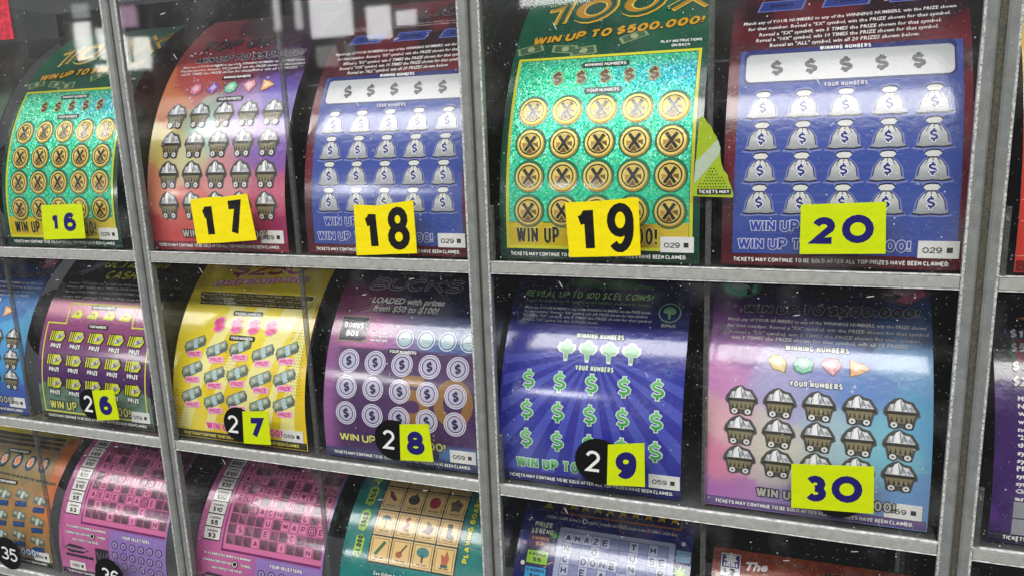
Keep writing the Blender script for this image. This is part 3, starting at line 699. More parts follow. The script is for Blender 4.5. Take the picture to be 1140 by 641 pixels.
def t_octane(A):
    P = 'border'; A.part = P; Y_ = (222, 220, 70)
    for a, b, c, d in ((.14, 3.86, .22, .26), (.14, .18, .26, 2.74), (3.82, 3.86, .26, 2.74), (.14, .8, 2.7, 2.74), (3.2, 3.86, 2.7, 2.74), (.8, .84, 2.7, 3.3), (3.16, 3.2, 2.7, 3.3), (.8, 3.2, 3.28, 3.32)): A.rect(a, b, c, d, Y_, 2)
    for x in five(4, 1.12, 2.86):
        A.part = 'winning_symbols'; A.poly([(x-.2, 2.9), (x-.12, 3.02), (x, 3.12), (x+.14, 3.1), (x+.22, 3.0), (x+.16, 2.88)], (225, 228, 50), 3); A.poly([(x-.1, 3.0), (x+.02, 3.07), (x+.08, 2.98)], (150, 150, 30), 4)
    for y in (2.33, 1.68, 1.04):
        for x in five(5, .62, 3.42):
            A.part = 'play_symbols'
            A.poly([(x-.3, y-.12), (x+.18, y-.14), (x+.31, y+.02), (x+.22, y+.19), (x-.24, y+.2), (x-.33, y-.08)], (30, 24, 30), 2)
            for i in range(3): A.poly([(x-.28+i*.075, y-.1), (x-.24+i*.075, y-.1), (x-.2+i*.075, y+.17), (x-.235+i*.075, y+.17)], (222, 225, 45), 3)
            A.poly([(x-.07, y-.11), (x+.17, y-.11), (x+.27, y+.03), (x+.19, y+.17), (x-.03, y+.17)], (214, 220, 50), 3)
            A.poly(A.rotp([(x-.04, y-.03), (x+.2, y-.03), (x+.2, y+.07), (x-.04, y+.07)], x+.08, y+.02, 22), (120, 122, 125), 4); A.ell(x+.16, y+.07, .06, .055, (190, 192, 195), 5, 10); A.ell(x+.0, y, .045, .05, (215, 216, 218), 5, 10)
            A.part = 'prize_lettering'; A.text('PRIZE', x, y-.24, .12, .38, WH, .04, .1, out=(40, 20, 50), ow=.12, L=4)
    A.part = 'prize_lettering'; A.text('WIN UP TO $50,000!', .36, .44, .25, 2.9, (228, 225, 120), .005, .05, al='L', out=(45, 50, 20), ow=.13, L=4)
    A.part = 'lettering'; small(A, YN, 2.0, 2.68, .6); small(A, NUMS, 2.0, 3.22, .75)
    A.part = 'title_lettering'
    A.text('OCTANE »»', 2.4, 4.62, .3, 2.3, (228, 222, 50), .01, .3, 0, out=(60, 60, 24), ow=.1, L=4); A.text('CASH', 2.1, 4.24, .28, 1.1, (228, 222, 50), .01, .3, 0, out=(60, 60, 24), ow=.1, L=4)
    for y in (3.5, 3.65, 3.8, 3.93): A.part = 'rules_lettering'; A.rect(.3, 3.8, y-.06, y+.06, (22, 18, 22), 2); A.text(RULES[int(y*10) % 4], 2.05, y, .06, 3.4, (200, 195, 200), .01, L=3, res=1)
    A.part = 'car_picture'; A.poly([(.2, 4.1), (.5, 4.5), (1.2, 4.85), (3.0, 5.0), (3.9, 4.9), (3.9, 4.05), (2, 4.0), (.6, 4.0)], (40, 40, 48), 1); A.poly([(.45, 4.3), (1.2, 4.75), (1.3, 4.6), (.7, 4.25)], (120, 125, 135), 2)
    stock(A, '059'); footer(A, (40, 44, 26))
def b_octane(u, s):
    c = mix((70, 32, 95), (150, 70, 120), sm(.9, 3.0, s)); c = mix(c, (225, 150, 175), sm(2.75, 3.1, s)); c = mix(c, (50, 46, 50), sm(3.3, 3.5, s))
    if s < .85+.25*math.sin(u*2.2+.5): c = mix((120, 150, 130), (70, 100, 85), vn(u*7, s*9))
    return c

def t_yellow(A):
    rd = random.Random(2)
    A.part = 'ray_pattern'
    for a, w_ in ((.1, .35), (.9, .28), (1.7, .5), (2.6, .3), (3.2, .45)):
        A.poly([(a, .25), (a+w_, .25), (min(3.95, a+w_*1.5+1.4), 3.9), (min(3.9, a+1.5), 3.9)], (248, 240, 150), 1)
    A.part = 'dot_pattern'
    for i in range(26):
        for j in range(60):
            x, y = .08+i*.075+(j % 2)*.037, .26+j*.075
            if (x < .45 and y < 1.3) or (x < .9 and 3.9 < y) or (3.4 < x and 1.5 < y < 3.4) or (1.6 < x < 2.2 and 1.6 < y < 3): 
                if x < 3.9: A.ell(x, y, .016, .018, (165, 140, 20), 2, 5)
    for x in [3.45+.075*i for i in range(6)]:
        for j in range(28): A.ell(x+(j % 2)*.037, 1.4+j*.075, .016, .018, (165, 140, 20), 2, 5)
    for y0 in (2.33, 1.68, 1.04):
        for i, x in enumerate(five(5, .62, 3.42)): bundle(A, x, y0+.09-(.1 if i % 2 else 0), k=1.12)
    for x in five(4, 1.22, 2.8): dollar(A, x, 2.98, .36, .34, (235, 70, 150), (255, 160, 205), .11, .05, 5, 0, ital=.1)
    A.part = 'lettering'; small(A, NUMS, 2.0, 3.3, .78); small(A, YN, 2.0, 2.66, .66)
    A.part = 'rules_lettering'
    for y, a, b in ((3.8, .3, 3.75), (3.68, .35, 3.5), (3.56, .4, 3.6)): A.rect(a, b, y-.055, y+.055, (40, 34, 16), 3); A.text(RULES[0], (a+b)/2, y, .055, b-a-.1, (230, 215, 130), .01, L=4, res=1)
    A.part = 'prize_lettering'; A.text('WIN UP TO $50,000!', 1.0, .38, .2, 2.3, (236, 60, 145), .015, al='L', out=(255, 200, 222), ow=.1, L=4)
    A.part = 'title_lettering'
    A.text('LOADED WITH $250 PRIZES!', 2.0, 4.24, .16, 2.8, (255, 220, 235), .03, .25, 5, out=(220, 60, 120), ow=.16, L=4)
    A.text('$250', 2.1, 4.66, .42, 2.2, (140, 24, 54), .0, .3, 4, out=(240, 100, 140), ow=.06, L=4)
    stock(A, '059'); footer(A, (50, 44, 18), (235, 215, 80))
def b_yellow(u, s): return mix((246, 224, 44), (238, 204, 24), sm(.4, .7, vn(u*1.5, s*1.2)))

def t_bucks(A):
    A.part = 'gold_mark'
    A.text('5O', 2.9, 1.55, 1.1, 1.9, (150, 110, 62), .02, L=1)
    for y in (2.33, 1.72, 1.1):
        for x in five(5, .62, 3.42):
            A.part = 'play_symbols'; A.ring(x, y, .25, .275, (225, 222, 238), 3); A.ring(x, y, .195, .235, (210, 208, 228), 3)
            A.ell(x, y, .17, .17, (190, 188, 216), 3)
            A.text('$', x, y, .22, .17, (44, 38, 66), .03, L=5)
    for x in five(4, 2.0, 3.62):
        A.part = 'winning_symbols'; A.ring(x, 2.93, .2, .225, (225, 238, 242), 3); A.ell(x, 2.93, .17, .17, (170, 200, 208), 3); A.rect(x-.12, x+.12, 2.9, 2.97, (225, 240, 244), 4); A.text('BUCKS', x, 2.935, .045, .2, (70, 100, 115), .01, L=5, res=1)
    A.part = 'bonus_box'; A.rect(.22, .98, 2.78, 3.42, (150, 140, 110), 2); A.rect(.25, .95, 2.81, 3.39, (44, 36, 56), 3)
    A.text('BONUS', .6, 3.18, .14, .52, WH, .02, L=6, out=(120, 110, 150), ow=.12); A.text('BOX', .6, 2.98, .14, .34, WH, .02, L=6, out=(120, 110, 150), ow=.12)
    A.part = 'lettering'
    for i, t in enumerate(('SEE TICKET', 'BACK FOR PLAY', 'INSTRUCTIONS')): A.text(t, 1.33, 3.03-i*.09, .06, .44, WH, .03, L=3, res=1)
    small(A, YN, 2.0, 2.62, .7, (52, 40, 70))
    A.part = 'prize_lettering'; A.text('WIN UP TO $10,000!', .42, .52, .2, 2.75, (225, 225, 130), .015, al='L', out=(50, 46, 40), ow=.05, L=4)
    A.part = 'title_lettering'
    A.text('BUCKS', 1.95, 4.32, .34, 2.4, (62, 48, 78), .0, .25, 0, out=(216, 214, 228), ow=.06, L=4); A.text('JUMBO', 2.1, 4.75, .22, 1.4, (62, 48, 78), .0, .2, 0, out=(216, 214, 228), ow=.07, L=4)
    A.text('LOADED with prizes', 1.85, 3.86, .155, 1.9, WH, .03, .2, 0, out=(30, 26, 50), ow=.07, L=4); A.text('from $50 to $100!', 1.85, 3.65, .155, 1.7, WH, .03, .2, 0, out=(30, 26, 50), ow=.07, L=4)
    stock(A, '059'); footer(A, (64, 66, 105))
def b_bucks(u, s):
    c = mix((84, 52, 98), (74, 42, 94), vn(u*2, s*2)); c = mix(c, (150, 88, 150), sm(.55, .1, u))
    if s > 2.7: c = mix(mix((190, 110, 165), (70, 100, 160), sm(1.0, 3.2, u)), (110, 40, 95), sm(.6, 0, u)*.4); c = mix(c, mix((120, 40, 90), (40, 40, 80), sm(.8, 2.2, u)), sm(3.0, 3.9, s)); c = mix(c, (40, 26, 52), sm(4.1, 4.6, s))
    if s < .25: c = (62, 70, 120)
    elif s < .5 and u > 3.0: c = (80, 130, 190)
    return c

def t_reveal(A):
    A.part = 'ray_pattern'
    for i in range(13):
        a = math.radians(18+i*12.5); b = a+math.radians(6)
        def end(t):
            dx, dy = math.cos(t), -math.sin(t); k = min(2.7/max(1e-6, -dy), 1.95/max(1e-6, abs(dx))); return (2+dx*k, 2.95+dy*k)
        A.poly([(2, 2.95), end(a), end(b)], (74, 84, 186), 1)
    for x in five(4, 1.4, 2.8):
        A.part = 'winning_symbols'
        p = [(-.04, -.24), (-.06, -.08), (-.16, -.05), (-.21, .04), (-.17, .13), (-.09, .14), (-.03, .21), (.07, .19), (.12, .12), (.2, .1), (.2, -.01), (.13, -.08), (.05, -.08), (.04, -.24)]
        A.poly([(x+a*1.0, 2.95+b*1.08) for a, b in p], (225, 240, 225), 3); A.poly([(x+a*.78, 2.95+b*.86) for a, b in p], (140, 200, 150), 4)
    for y in (2.24, 1.6, .98):
        for x in five(5, .63, 3.4):
            A.part = 'play_symbols'; A.text('$', x, y, .36, .28, lambda u, s, y=y: mix((40, 150, 60), (130, 210, 130), (s-y+.2)/.4), .0, out=(225, 240, 228), ow=.07, L=5)
    A.part = 'lettering'
    A.text(YN, 2.05, 2.57, .11, .82, (225, 240, 225), .02, L=5, out=(40, 90, 80), ow=.12); A.text(NUMS, 2.1, 3.27, .11, 1.02, (225, 240, 225), .02, L=5, out=(40, 90, 80), ow=.12)
    A.part = 'title_lettering'
    A.text('REVEAL UP TO 100 $CEL COINS!', 1.68, 4.24, .17, 2.85, (180, 240, 140), .0, .15, 0, out=(20, 40, 30), ow=.05, L=4)
    A.text('Scratch the BONUS spot to reveal $100 INSTANTLY. (See back for details.)', 1.68, 4.06, .06, 2.8, (160, 210, 150), .01, .1, L=3, res=1)
    rules(A, (3.88, 3.78, 3.68, 3.58), RULES[:3]+['Reveal a "10X" symbol, win ALL 15 PRIZES shown.'], (.3, .3, .3, .3), (3.1, 3.05, 3.15, 2.0), .06)
    A.poly([(1.1, 4.5), (1.4, 4.85), (2.0, 4.6), (2.9, 4.95), (2.7, 4.6), (3.2, 4.5), (2.2, 4.42)], (40, 110, 40), 2)
    A.part = 'bonus_spot'; A.ring(3.5, 3.9, .21, .235, (150, 200, 160), 3); A.poly([(3.48, 3.75), (3.46, 3.88), (3.36, 3.9), (3.38, 3.99), (3.47, 4.05), (3.58, 4.02), (3.64, 3.94), (3.6, 3.87), (3.52, 3.86), (3.52, 3.75)], (130, 190, 140), 3); A.text('BONUS', 3.5, 3.6, .07, .3, WH, .02, L=3)
    A.part = 'prize_lettering'; A.text('WIN UP TO $20,000!', .4, .43, .24, 2.75, lambda u, s: mix((30, 130, 60), (140, 215, 140), (s-.3)/.25), .02, al='L', out=(205, 235, 215), ow=.09, L=5)
    A.part = 'line_drawing'
    for a, b, r in ((.3, .9, .12), (3.6, 2.6, .1), (.25, 1.9, .08)):
        for k in range(8): t = k*math.pi/4; A.line([(a+r*.4*math.cos(t), b+r*.4*math.sin(t)), (a+r*math.cos(t), b+r*math.sin(t))], .012, (90, 150, 190), 2)
    stock(A, '059'); footer(A, (24, 28, 96))
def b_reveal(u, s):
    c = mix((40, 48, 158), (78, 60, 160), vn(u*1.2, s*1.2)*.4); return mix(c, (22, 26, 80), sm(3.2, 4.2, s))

G37 = ['.L..I.U...A', 'TURCOLON...', 'L..U.L.D..C', 'EGO...U.U.D', 'E..ESCAPE..', 'AGT.E.G.VAN', 'E.AGE.OWE.A', 'ELK.T.N.E.I', '..EACH..L.L', '....U.MAPOE']
G36 = ['..O.T...U.E', 'T.CARGE.L..', '.D..O.U....', 'S..E..U.E..', 'B..CASE.O..', '.U.E..EVER.', 'SEOE..U....', '.D.INTERIOR', '.O.O.E.U...', 'AERE.PAGE..']
def t_cross(grid, badge):
    def f(A):
        A.part = 'play_grid'; A.rect(.82, 4.0, 1.62, 4.95, (110, 30, 95), 1); A.rect(.87, 3.95, 1.68, 4.9, (216, 112, 162), 2)
        c = 3.0/11; r = .27
        for j, row in enumerate(reversed(grid+['.S..E..C...', '...A..I..N.'])):
            for i, ch in enumerate(row):
                x, y = .93+c*i, 1.82+r*j; t = hsh(i, j, len(grid[0])+badge)
                if y > 4.75: continue
                if ch == '.': A.rect(x+.01, x+c-.01, y, y+r-.02, (112, 58, 84) if (i+j) % 3 else (140, 80, 108), 3); A.poly([(x+.03, y+.02), (x+c-.03, y+.02), (x+.04, y+r-.05)], (92, 50, 70), 4)
                else:
                    A.rect(x+.01, x+c-.01, y, y+r-.02, (150, 50, 105), 3); A.rect(x+.025, x+c-.025, y+.015, y+r-.035, (220, 126, 170), 4)
                    A.text(ch, x+c/2, y+r/2-.01, .15, .13, (120, 30, 75), .02, L=5)
                    if t > .88: A.ring(x+c/2, y+r/2-.01, .1, .125, (60, 20, 50), 6, 16)
        A.part = 'prize_legend'
        A.rect(.18, .74, 1.83, 4.55, (25, 15, 25), 1)
        for i, (n_, v) in enumerate((('3', '$3'), ('4', '$5'), ('5', '$10'), ('6', '$20'), ('7', '$50'), ('8', '$100'), ('9', '$500'), ('10', '$1,000'))):
            y = 1.86+i*.335; A.rect(.2, .72, y, y+.305, (235, 232, 228), 2); A.text(n_+' WORDS', .46, y+.22, .055, .36, K, .02, L=3, res=1); A.text(v, .46, y+.1, .12, .13+.06*len(v), K, .03, L=3)
        A.part = 'lettering'
        for y, t, w_ in ((1.5, 'IF A COMPLETED WORD IS A WINNING', 1.5), (1.32, 'COMBINATION CONTAINS A       SYMBOL,', 1.6), (1.14, 'WIN TRIPLE THE PRIZE', 1.0)): A.text(t, 1.05, y, .07, w_, WH, .03, L=3, res=1, out=(80, 20, 70), ow=.1)
        A.ell(1.3, 1.32, .1, .1, K, 4); A.ring(1.3, 1.32, .06, .08, WH, 5)
        A.rect(1.95, 3.95, .25, 1.58, (150, 120, 190), 1); A.text('YOUR 18 LETTERS', 2.9, 1.45, .09, 1.0, WH, .03, L=3, out=(60, 40, 90), ow=.1)
        A.part = 'play_symbols'
        for j in range(3):
            for i in range(6):
                x, y = 2.15+i*.32, 1.2-j*.3; A.ring(x, y, .09, .115, (50, 40, 80), 3, 16); A.ell(x, y, .085, .085, (175, 155, 205), 3, 16); A.text('$', x, y, .09, .07, (50, 40, 80), .02, L=4)
        A.part = 'lettering'; A.poly([(.2, .85), (.4, .98), (.9, .95), (1.15, .85), (.9, .75), (.4, .73)], (30, 22, 32), 2); A.text('CROSSWORD', .68, .85, .08, .8, (230, 150, 200), .02, L=3, res=1)
        A.rect(.25, 1.3, .6, .68, (30, 22, 32), 2); A.rect(1.4, 1.9, .5, 1.0, (40, 30, 45), 2)
        for i in range(6): A.line([(1.65+.05*math.cos(i*.6), .55), (1.65+.24*math.cos(i*.6), .9)], .02, (120, 110, 130), 3)
        A.part = 'stock_number_box'; A.rect(.35, .95, .2, .45, (238, 238, 232), 3); A.text('099', .57, .32, .1, .28, (60, 60, 62), L=4); A.rect(.78, .87, .28, .37, (50, 50, 55), 4)
        footer(A, (60, 24, 70))
        A.part = 'zigzag_pattern'
        for i in range(90):
            x, y = hsh(i, 1)*.14+.01, .7+i*.043; A.line([(x, y), (x+.07, y+.03)], .012, (130, 40, 110), 1)
        A.part = 'edge_stripe'; A.line([(3.97, 0.3), (3.97, 4.9)], .05, (150, 120, 190), 3)
    return f
def b_cross(u, s): return mix((200, 104, 160), (140, 98, 168), sm(1.4, 2.6, u)*(1 if s < 1.6 else .5))

def t_teal(A):
    rd = random.Random(5)
    A.part = 'swirl_pattern'
    for _ in range(34):
        x, y = rd.uniform(.15, 3.85), rd.uniform(.6, 4.9); r = rd.uniform(.08, .22); A.ring(x, y, r, r+.014, (30, 140, 125), 1, 14); A.ring(x, y, r*.55, r*.55+.014, (30, 140, 125), 1, 12)
    A.part = 'playing_board'; A.rect(.72, 3.1, 2.0, 4.62, (30, 44, 44), 2)
    for j in range(4):
        for i in range(4):
            x0, y0 = .76+i*.585, 2.04+j*.64; x1, y1 = x0+.55, y0+.6; cx, c_ = (x0+x1)/2, (y0+y1)/2+.03
            A.rect(x0, x1, y0, y1, (230, 194, 126), 3); A.frame(x0+.04, x1-.04, y0+.04, y1-.04, .012, (90, 66, 40), 4)
            A.text('THE CARD', cx, y0+.1, .04, .28, (90, 60, 40), .01, L=5, res=1)
            k = j*4+i; dk = (62, 58, 62); rd_ = (150, 54, 60); gn = (60, 110, 80)
            if k == 0: A.poly(A.rotp([(cx-.06, c_-.2), (cx+.02, c_-.2), (cx+.06, c_+.2), (cx-.02, c_+.2)], cx, c_, -30), gn, 5)
            elif k == 1: A.ell(cx-.05, c_-.08, .09, .08, (160, 100, 50), 5, 12); A.line([(cx-.02, c_-.04), (cx+.13, c_+.17)], .035, dk, 5)
            elif k == 2: A.ell(cx, c_+.06, .17, .12, (70, 130, 130), 5, 14); A.line([(cx, c_), (cx, c_-.18)], .05, dk, 5)
            elif k == 3: A.poly([(cx-.05, c_-.17), (cx+.08, c_-.17), (cx+.12, c_+.03), (cx+.04, c_+.2), (cx-.0, c_+.05), (cx-.1, c_+.1)], (190, 100, 70), 5); A.rect(cx-.08, cx+.1, c_-.2, c_-.13, (60, 90, 90), 6)
            elif k == 4: A.poly([(cx-.17, c_+.04), (cx-.1, c_+.13), (cx, c_+.17), (cx+.1, c_+.13), (cx+.17, c_+.04)], (40, 90, 95), 5); A.line([(cx, c_+.05), (cx, c_-.17)], .022, dk, 5)
            elif k == 5: A.line([(cx+.06, c_+.17), (cx-.04, c_+.1), (cx+.06, c_), (cx-.08, c_-.1), (cx+.08, c_-.14)], .07, rd_, 5)
            elif k == 6: A.poly([(cx-.17, c_-.12), (cx-.03, c_-.02), (cx-.05, c_+.16), (cx+.05, c_+.1), (cx+.17, c_+.02), (cx+.08, c_-.16)], (110, 70, 70), 5)
            elif k == 7: A.poly([(cx-.07, c_+.18), (cx+.05, c_+.18), (cx+.05, c_-.06), (cx+.15, c_-.12), (cx+.13, c_-.18), (cx-.06, c_-.18)], dk, 5)
            elif k == 8: A.poly([(cx-.15, c_+.16), (cx-.05, c_+.13), (cx+.13, c_-.08), (cx+.04, c_-.1), (cx-.1, c_)], (110, 50, 70), 5)
            elif k == 9: A.ell(cx, c_, .16, .13, dk, 5, 12); A.poly([(cx-.03, c_+.1), (cx+.03, c_+.2), (cx+.08, c_+.08)], dk, 5)
            elif k == 10: A.ell(cx, c_, .15, .15, (160, 40, 70), 5, 16)
            elif k == 11: A.star(cx, c_, .19, (100, 80, 66), 5, 5, .7)
            elif k == 12: A.ell(cx, c_+.03, .13, .14, (150, 70, 60), 5, 14)
            elif k == 13: A.rrect(cx-.14, cx+.14, c_-.14, c_+.12, .05, (90, 74, 50), 5); A.ring(cx, c_+.14, .06, .08, dk, 5, 12)
            elif k == 14: A.ell(cx, c_+.09, .11, .09, gn, 5, 12); A.line([(cx, c_), (cx, c_-.17)], .06, (120, 100, 80), 5)
            else: A.poly([(cx-.05, c_-.18), (cx+.07, c_-.15), (cx+.05, c_+.05), (cx+.1, c_+.18), (cx-.06, c_+.14), (cx-.12, c_)], dk, 5)
    A.part = 'prize_legend'
    for y, t in ((2.35, '$1,000'), (2.98, '$500'), (3.62, '$100'), (4.25, '$50')):
        A.poly([(.3, y-.24), (.47, y-.28), (.54, y-.2), (.56, y+.18), (.46, y+.27), (.32, y+.22)], (165, 205, 75), 2); A.text(t, .43, y, .15, .1+.065*len(t), (30, 50, 30), .03, rot=88, L=3)
    A.part = 'lettering'; A.text('PLAYING BOARD', 3.32, 3.15, .15, 1.6, (225, 220, 60), .04, rot=90, L=3, out=(20, 50, 40), ow=.08)
    A.text('See ticket back for play instructions.', 1.9, 1.78, .09, 1.9, WH, .02, L=3, out=(20, 60, 55), ow=.08, res=1)
    A.part = 'prize_band'; A.rect(.5, 3.6, .3, 1.6, (215, 175, 90), 2)
    footer(A, (10, 70, 66))
def b_teal(u, s): return mix((14, 136, 130), (12, 106, 104), vn(u*2, s*1.4))

G39 = ['AMAZE..T.H.', 'N..O...U.SE', 'C.DONE.N..R', 'H.E.A.RA...', 'O.E.R.OE...', '..P...W....']
def t_cosmic(A):
    A.part = 'star_row'; A.frame(.95, 3.72, 3.86, 4.5, .04, (200, 110, 60), 1)
    for x in five(9, 1.15, 3.55): A.star(x, 4.1, .145, (236, 196, 40), 3); A.star(x, 4.1, .17, (90, 60, 20), 2); A.line([(x, 3.6+.2*hsh(x, 3)), (x, 3.86)], .015, (200, 100, 60), 1)
    A.part = 'lettering'; A.text('COSMIC CASH: Reveal a "    " symbol, instantly win PRIZE shown in the COSMIC CASH box.', 2.1, 3.74, .075, 3.1, (215, 210, 200), .01, .1, L=3, res=1)
    A.ring(1.5, 3.74, .04, .06, WH, 4)
    A.part = 'play_grid'; A.rrect(.92, 3.66, .6, 3.56, .06, (34, 40, 90), 2); A.rrect(.95, 3.63, .63, 3.53, .06, (160, 168, 200), 3)
    c = 2.4/11
    for j, row in enumerate(G39+['...........']*5):
        for i, ch in enumerate(row):
            x, y = 1.08+c*i, 3.18-.24*j; A.frame(x, x+c+.012, y, y+.252, .012, (70, 78, 120), 4)
            A.rect(x+.012, x+c, y+.012, y+.24, (176, 182, 210) if ch != '.' else (128, 136, 178), 4)
            if ch != '.': A.text(ch, x+c/2, y+.12, .15, .13, (40, 44, 80), .02, L=5)
    A.part = 'prize_legend'; A.text('PRIZE', .55, 3.52, .12, .44, WH, .03, L=3, out=K, ow=.08); A.text('LEGEND', .55, 3.36, .12, .52, WH, .03, L=3, out=K, ow=.08)
    for i, (t, v, cc) in enumerate((('3 WORDS', '$3', (90, 50, 110)), ('4 WORDS', '$5', (150, 205, 50)), ('5 WORDS', '$10', (50, 160, 220)), ('6 WORDS', '$20', (150, 205, 50)), ('7 WORDS', '$50', (235, 140, 60)), ('8 WORDS', '$100', (230, 90, 150)))):
        y = 3.0-i*.36; A.rect(.26, .8, y-.04, y+.28, (20, 20, 40), 2); A.rect(.28, .78, y-.02, y+.26, cc, 3); A.text(t, .53, y+.19, .07, .42, K if 0 < i else (230, 170, 90), .02, L=4, res=1); A.text(v, .53, y+.07, .09, .08+.06*len(v), K if 0 < i else (230, 170, 90), .03, L=4)
    A.part = 'star_sparkle'
    A.star(3.78, 2.9, .2, (150, 210, 50), 3, 8, .35); A.star(.85, 3.3, .14, (130, 200, 100), 4, 8, .3); A.star(.3, 4.35, .13, (170, 160, 60), 3); A.poly([(.42, 3.95), (.68, 3.95), (.55, 4.12)], (200, 190, 50), 3); A.star(.72, 4.5, .14, (150, 150, 60), 3)
    A.ell(3.8, 3.55, .05, .05, (210, 215, 230), 3); A.ell(.18, 3.05, .04, .05, (150, 90, 160), 3); A.star(.18, 3.6, .08, WH, 3, 4, .2); A.ell(.2, 2.6, .05, .05, WH, 3)
    A.ring(1.0, 2.4, .3, .33, (200, 140, 100), 1); A.rect(3.66, 3.98, 3.15, 3.4, (120, 160, 190), 1)
    footer(A, (20, 24, 90))
def b_cosmic(u, s): return mix((28, 40, 140), (20, 24, 88), vn(u*2.2, s*2.2)) if s < 3.9 else (24, 26, 92)

def t_brown(A):
    A.part = 'lottery_mark'; A.rect(.18, .58, 3.02, 3.5, (235, 235, 240), 2); A.rect(.2, .56, 3.2, 3.48, (30, 50, 130), 3)
    A.star(.38, 3.38, .15, (240, 240, 240), 4, 7, .6)
    for i in range(6): A.rect(.24+i*.05, .27+i*.05, 3.22, 3.3, (240, 240, 240), 4)
    A.text('$', .27, 3.13, .08, .06, K, .02, L=4); A.text('2', .42, 3.11, .15, .12, K, .05, L=4)
    A.part = 'title_lettering'; A.text('The', .92, 3.3, .17, .42, WH, .04, .35, 6, out=(170, 20, 40), ow=.16, L=5); A.line([(.68, 3.22), (1.2, 3.34)], .03, (200, 40, 50), 3)
    A.text('BIG', 1.3, 2.78, .45, 1.25, (205, 175, 120), .05, out=(110, 70, 40), ow=.1, L=5)
    A.part = 'winning_numbers_box'; A.poly([(2.15, 2.6), (3.9, 2.6), (3.9, 3.4), (2.3, 3.38), (2.15, 3.2)], (20, 20, 22), 2); A.text('WINNING NUMBERS', 2.95, 3.26, .09, .95, WH, .03, L=3); A.rect(2.3, 3.7, 2.65, 3.15, (190, 192, 196), 3)
    A.poly([(3.3, 3.48), (3.95, 3.46), (3.9, 3.3), (3.5, 3.34)], (225, 195, 30), 4)
    A.part = 'play_symbols'
    for y in (.9, 1.5, 2.1):
        for x in five(4, .6, 3.4): A.rrect(x-.25, x+.25, y-.2, y+.2, .06, (200, 180, 130), 2); A.text('$', x, y, .25, .2, (110, 40, 30), .03, L=4)
    footer(A, (60, 20, 14))
def b_brown(u, s):
    c = mix((132, 38, 24), (150, 60, 30), vn(u*4, s*4)); i, j = math.floor(u*9), math.floor(s*9)
    return mix(c, (170, 110, 50), .45 if hsh(i, j) > .7 and u > .7 else 0)
def t_orange(A):
    for y0 in (2.05, 1.45, .85):
        for x in five(5, .5, 3.5): bundle(A, x, y0+.05*math.sin(x*3), True, (140, 140, 110), (20, 90, 180), (30, 60, 90), -8, .95)
    for x in five(6, .35, 3.15):
        A.part = 'winning_symbols'; A.ell(x, 3.05, .19, .24, (20, 40, 62), 2); A.ell(x, 3.07, .14, .18, (50, 110, 150), 3); A.text('$', x, 3.07, .24, .2, (240, 140, 60), .05, L=6, out=(250, 225, 200), ow=.1)
    A.part = 'rules_lettering'; A.text('MATCH 3 LIKE PRIZES, WIN THAT PRIZE. PLAY ON THE FRONT PLUS 3 MORE ON THE BACK!', 2.2, 2.62, .1, 3.4, (25, 25, 25), .03, .1, -2, L=3, res=1, out=(220, 210, 180), ow=.05)
    small(A, NUMS, 1.9, 3.36, .8); small(A, YN, 2, 2.42, .7)
    for y in (3.6, 3.75, 3.9): A.rect(.4, 3.4, y-.05, y+.05, (50, 44, 30), 2)
    A.part = 'prize_lettering'; A.text('WIN UP TO $5,000!', .6, .42, .22, 2.85, (230, 240, 245), .03, al='L', out=(20, 70, 160), ow=.13, L=4)
    A.part = 'title_lettering'; A.poly([(.2, 4.0), (3.3, 3.8), (3.9, 4.15), (3.2, 4.1), (3.0, 4.9), (.2, 4.9)], (215, 195, 50), 1); A.text('CASH', 1.8, 4.5, .4, 2.4, (40, 60, 120), .04, L=4)
    stock(A, '099'); footer(A, (30, 26, 20))
def b_orange(u, s): return mix(mix((160, 138, 86), (128, 112, 70), vn(u*3, s*3)), (226, 120, 55), sm(3.35, 3.75, u)*sm(1.0, 2.2, s) + .3*sm(.5, .75, vn(u*2, s)))
def t_purple(A):
    A.part = 'prize_list'; A.ell(1.6, 3.5, 1.35, .75, (40, 110, 80), 1); A.ell(1.6, 3.52, 1.3, .7, (120, 20, 60), 2); A.rect(.2, 3, 3.72, 3.9, (40, 60, 90), 3); A.ell(1.6, 4.15, 1.2, .08, (190, 140, 50), 3)
    for y, t in ((3.82, '$175,000'), (3.55, '$500,000'), (3.2, '$70,000'), (2.92, '$200,000')): A.text(t, .28, y, .17, .95, (225, 222, 225), .03, .15, al='L', L=5, out=K, ow=.06)
    A.part = 'rules_lettering'
    for i, t in enumerate(('Match any of YOUR', 'NUMBERS to any', 'WINNING NUMBER', 'win PRIZE shown for', 'number. Reveal', '"2X" symbol, DOUBLE', 'the PRIZE shown', 'symbol. Reveal a', 'symbol, 5 TIMES', 'PRIZE shown for', 'symbol. Reveal a 10X', 'symbol, enter in the', 'Club App for details', 'and rewards')):
        A.text(t, .85, 2.62-i*.135, .075, 1.0, WH, .03, L=3, res=1)
    A.part = 'play_symbols'; A.rect(.34, 3.8, .18, .8, (150, 152, 158), 2); A.rect(.34, 3.8, .48, .5, (40, 40, 44), 3)
    A.rrect(.5, 1.6, .78, .88, .04, K, 3); A.text('WINNING NUMBERS', 1.05, .83, .06, .85, WH, .02, L=4, res=1)
    for y in (.34, .64):
        for x in five(5, .65, 3.3): dollar(A, x, y, .2, .18, (175, 177, 182), (60, 60, 64), .1, .02, 5, part='play_symbols')
    footer(A, (30, 14, 50))
def b_purple(u, s): return mix(mix((62, 30, 100), (92, 50, 140), sm(.4, .8, vn(u*3, s*2))), (30, 16, 44), sm(2.6, 3.4, s))
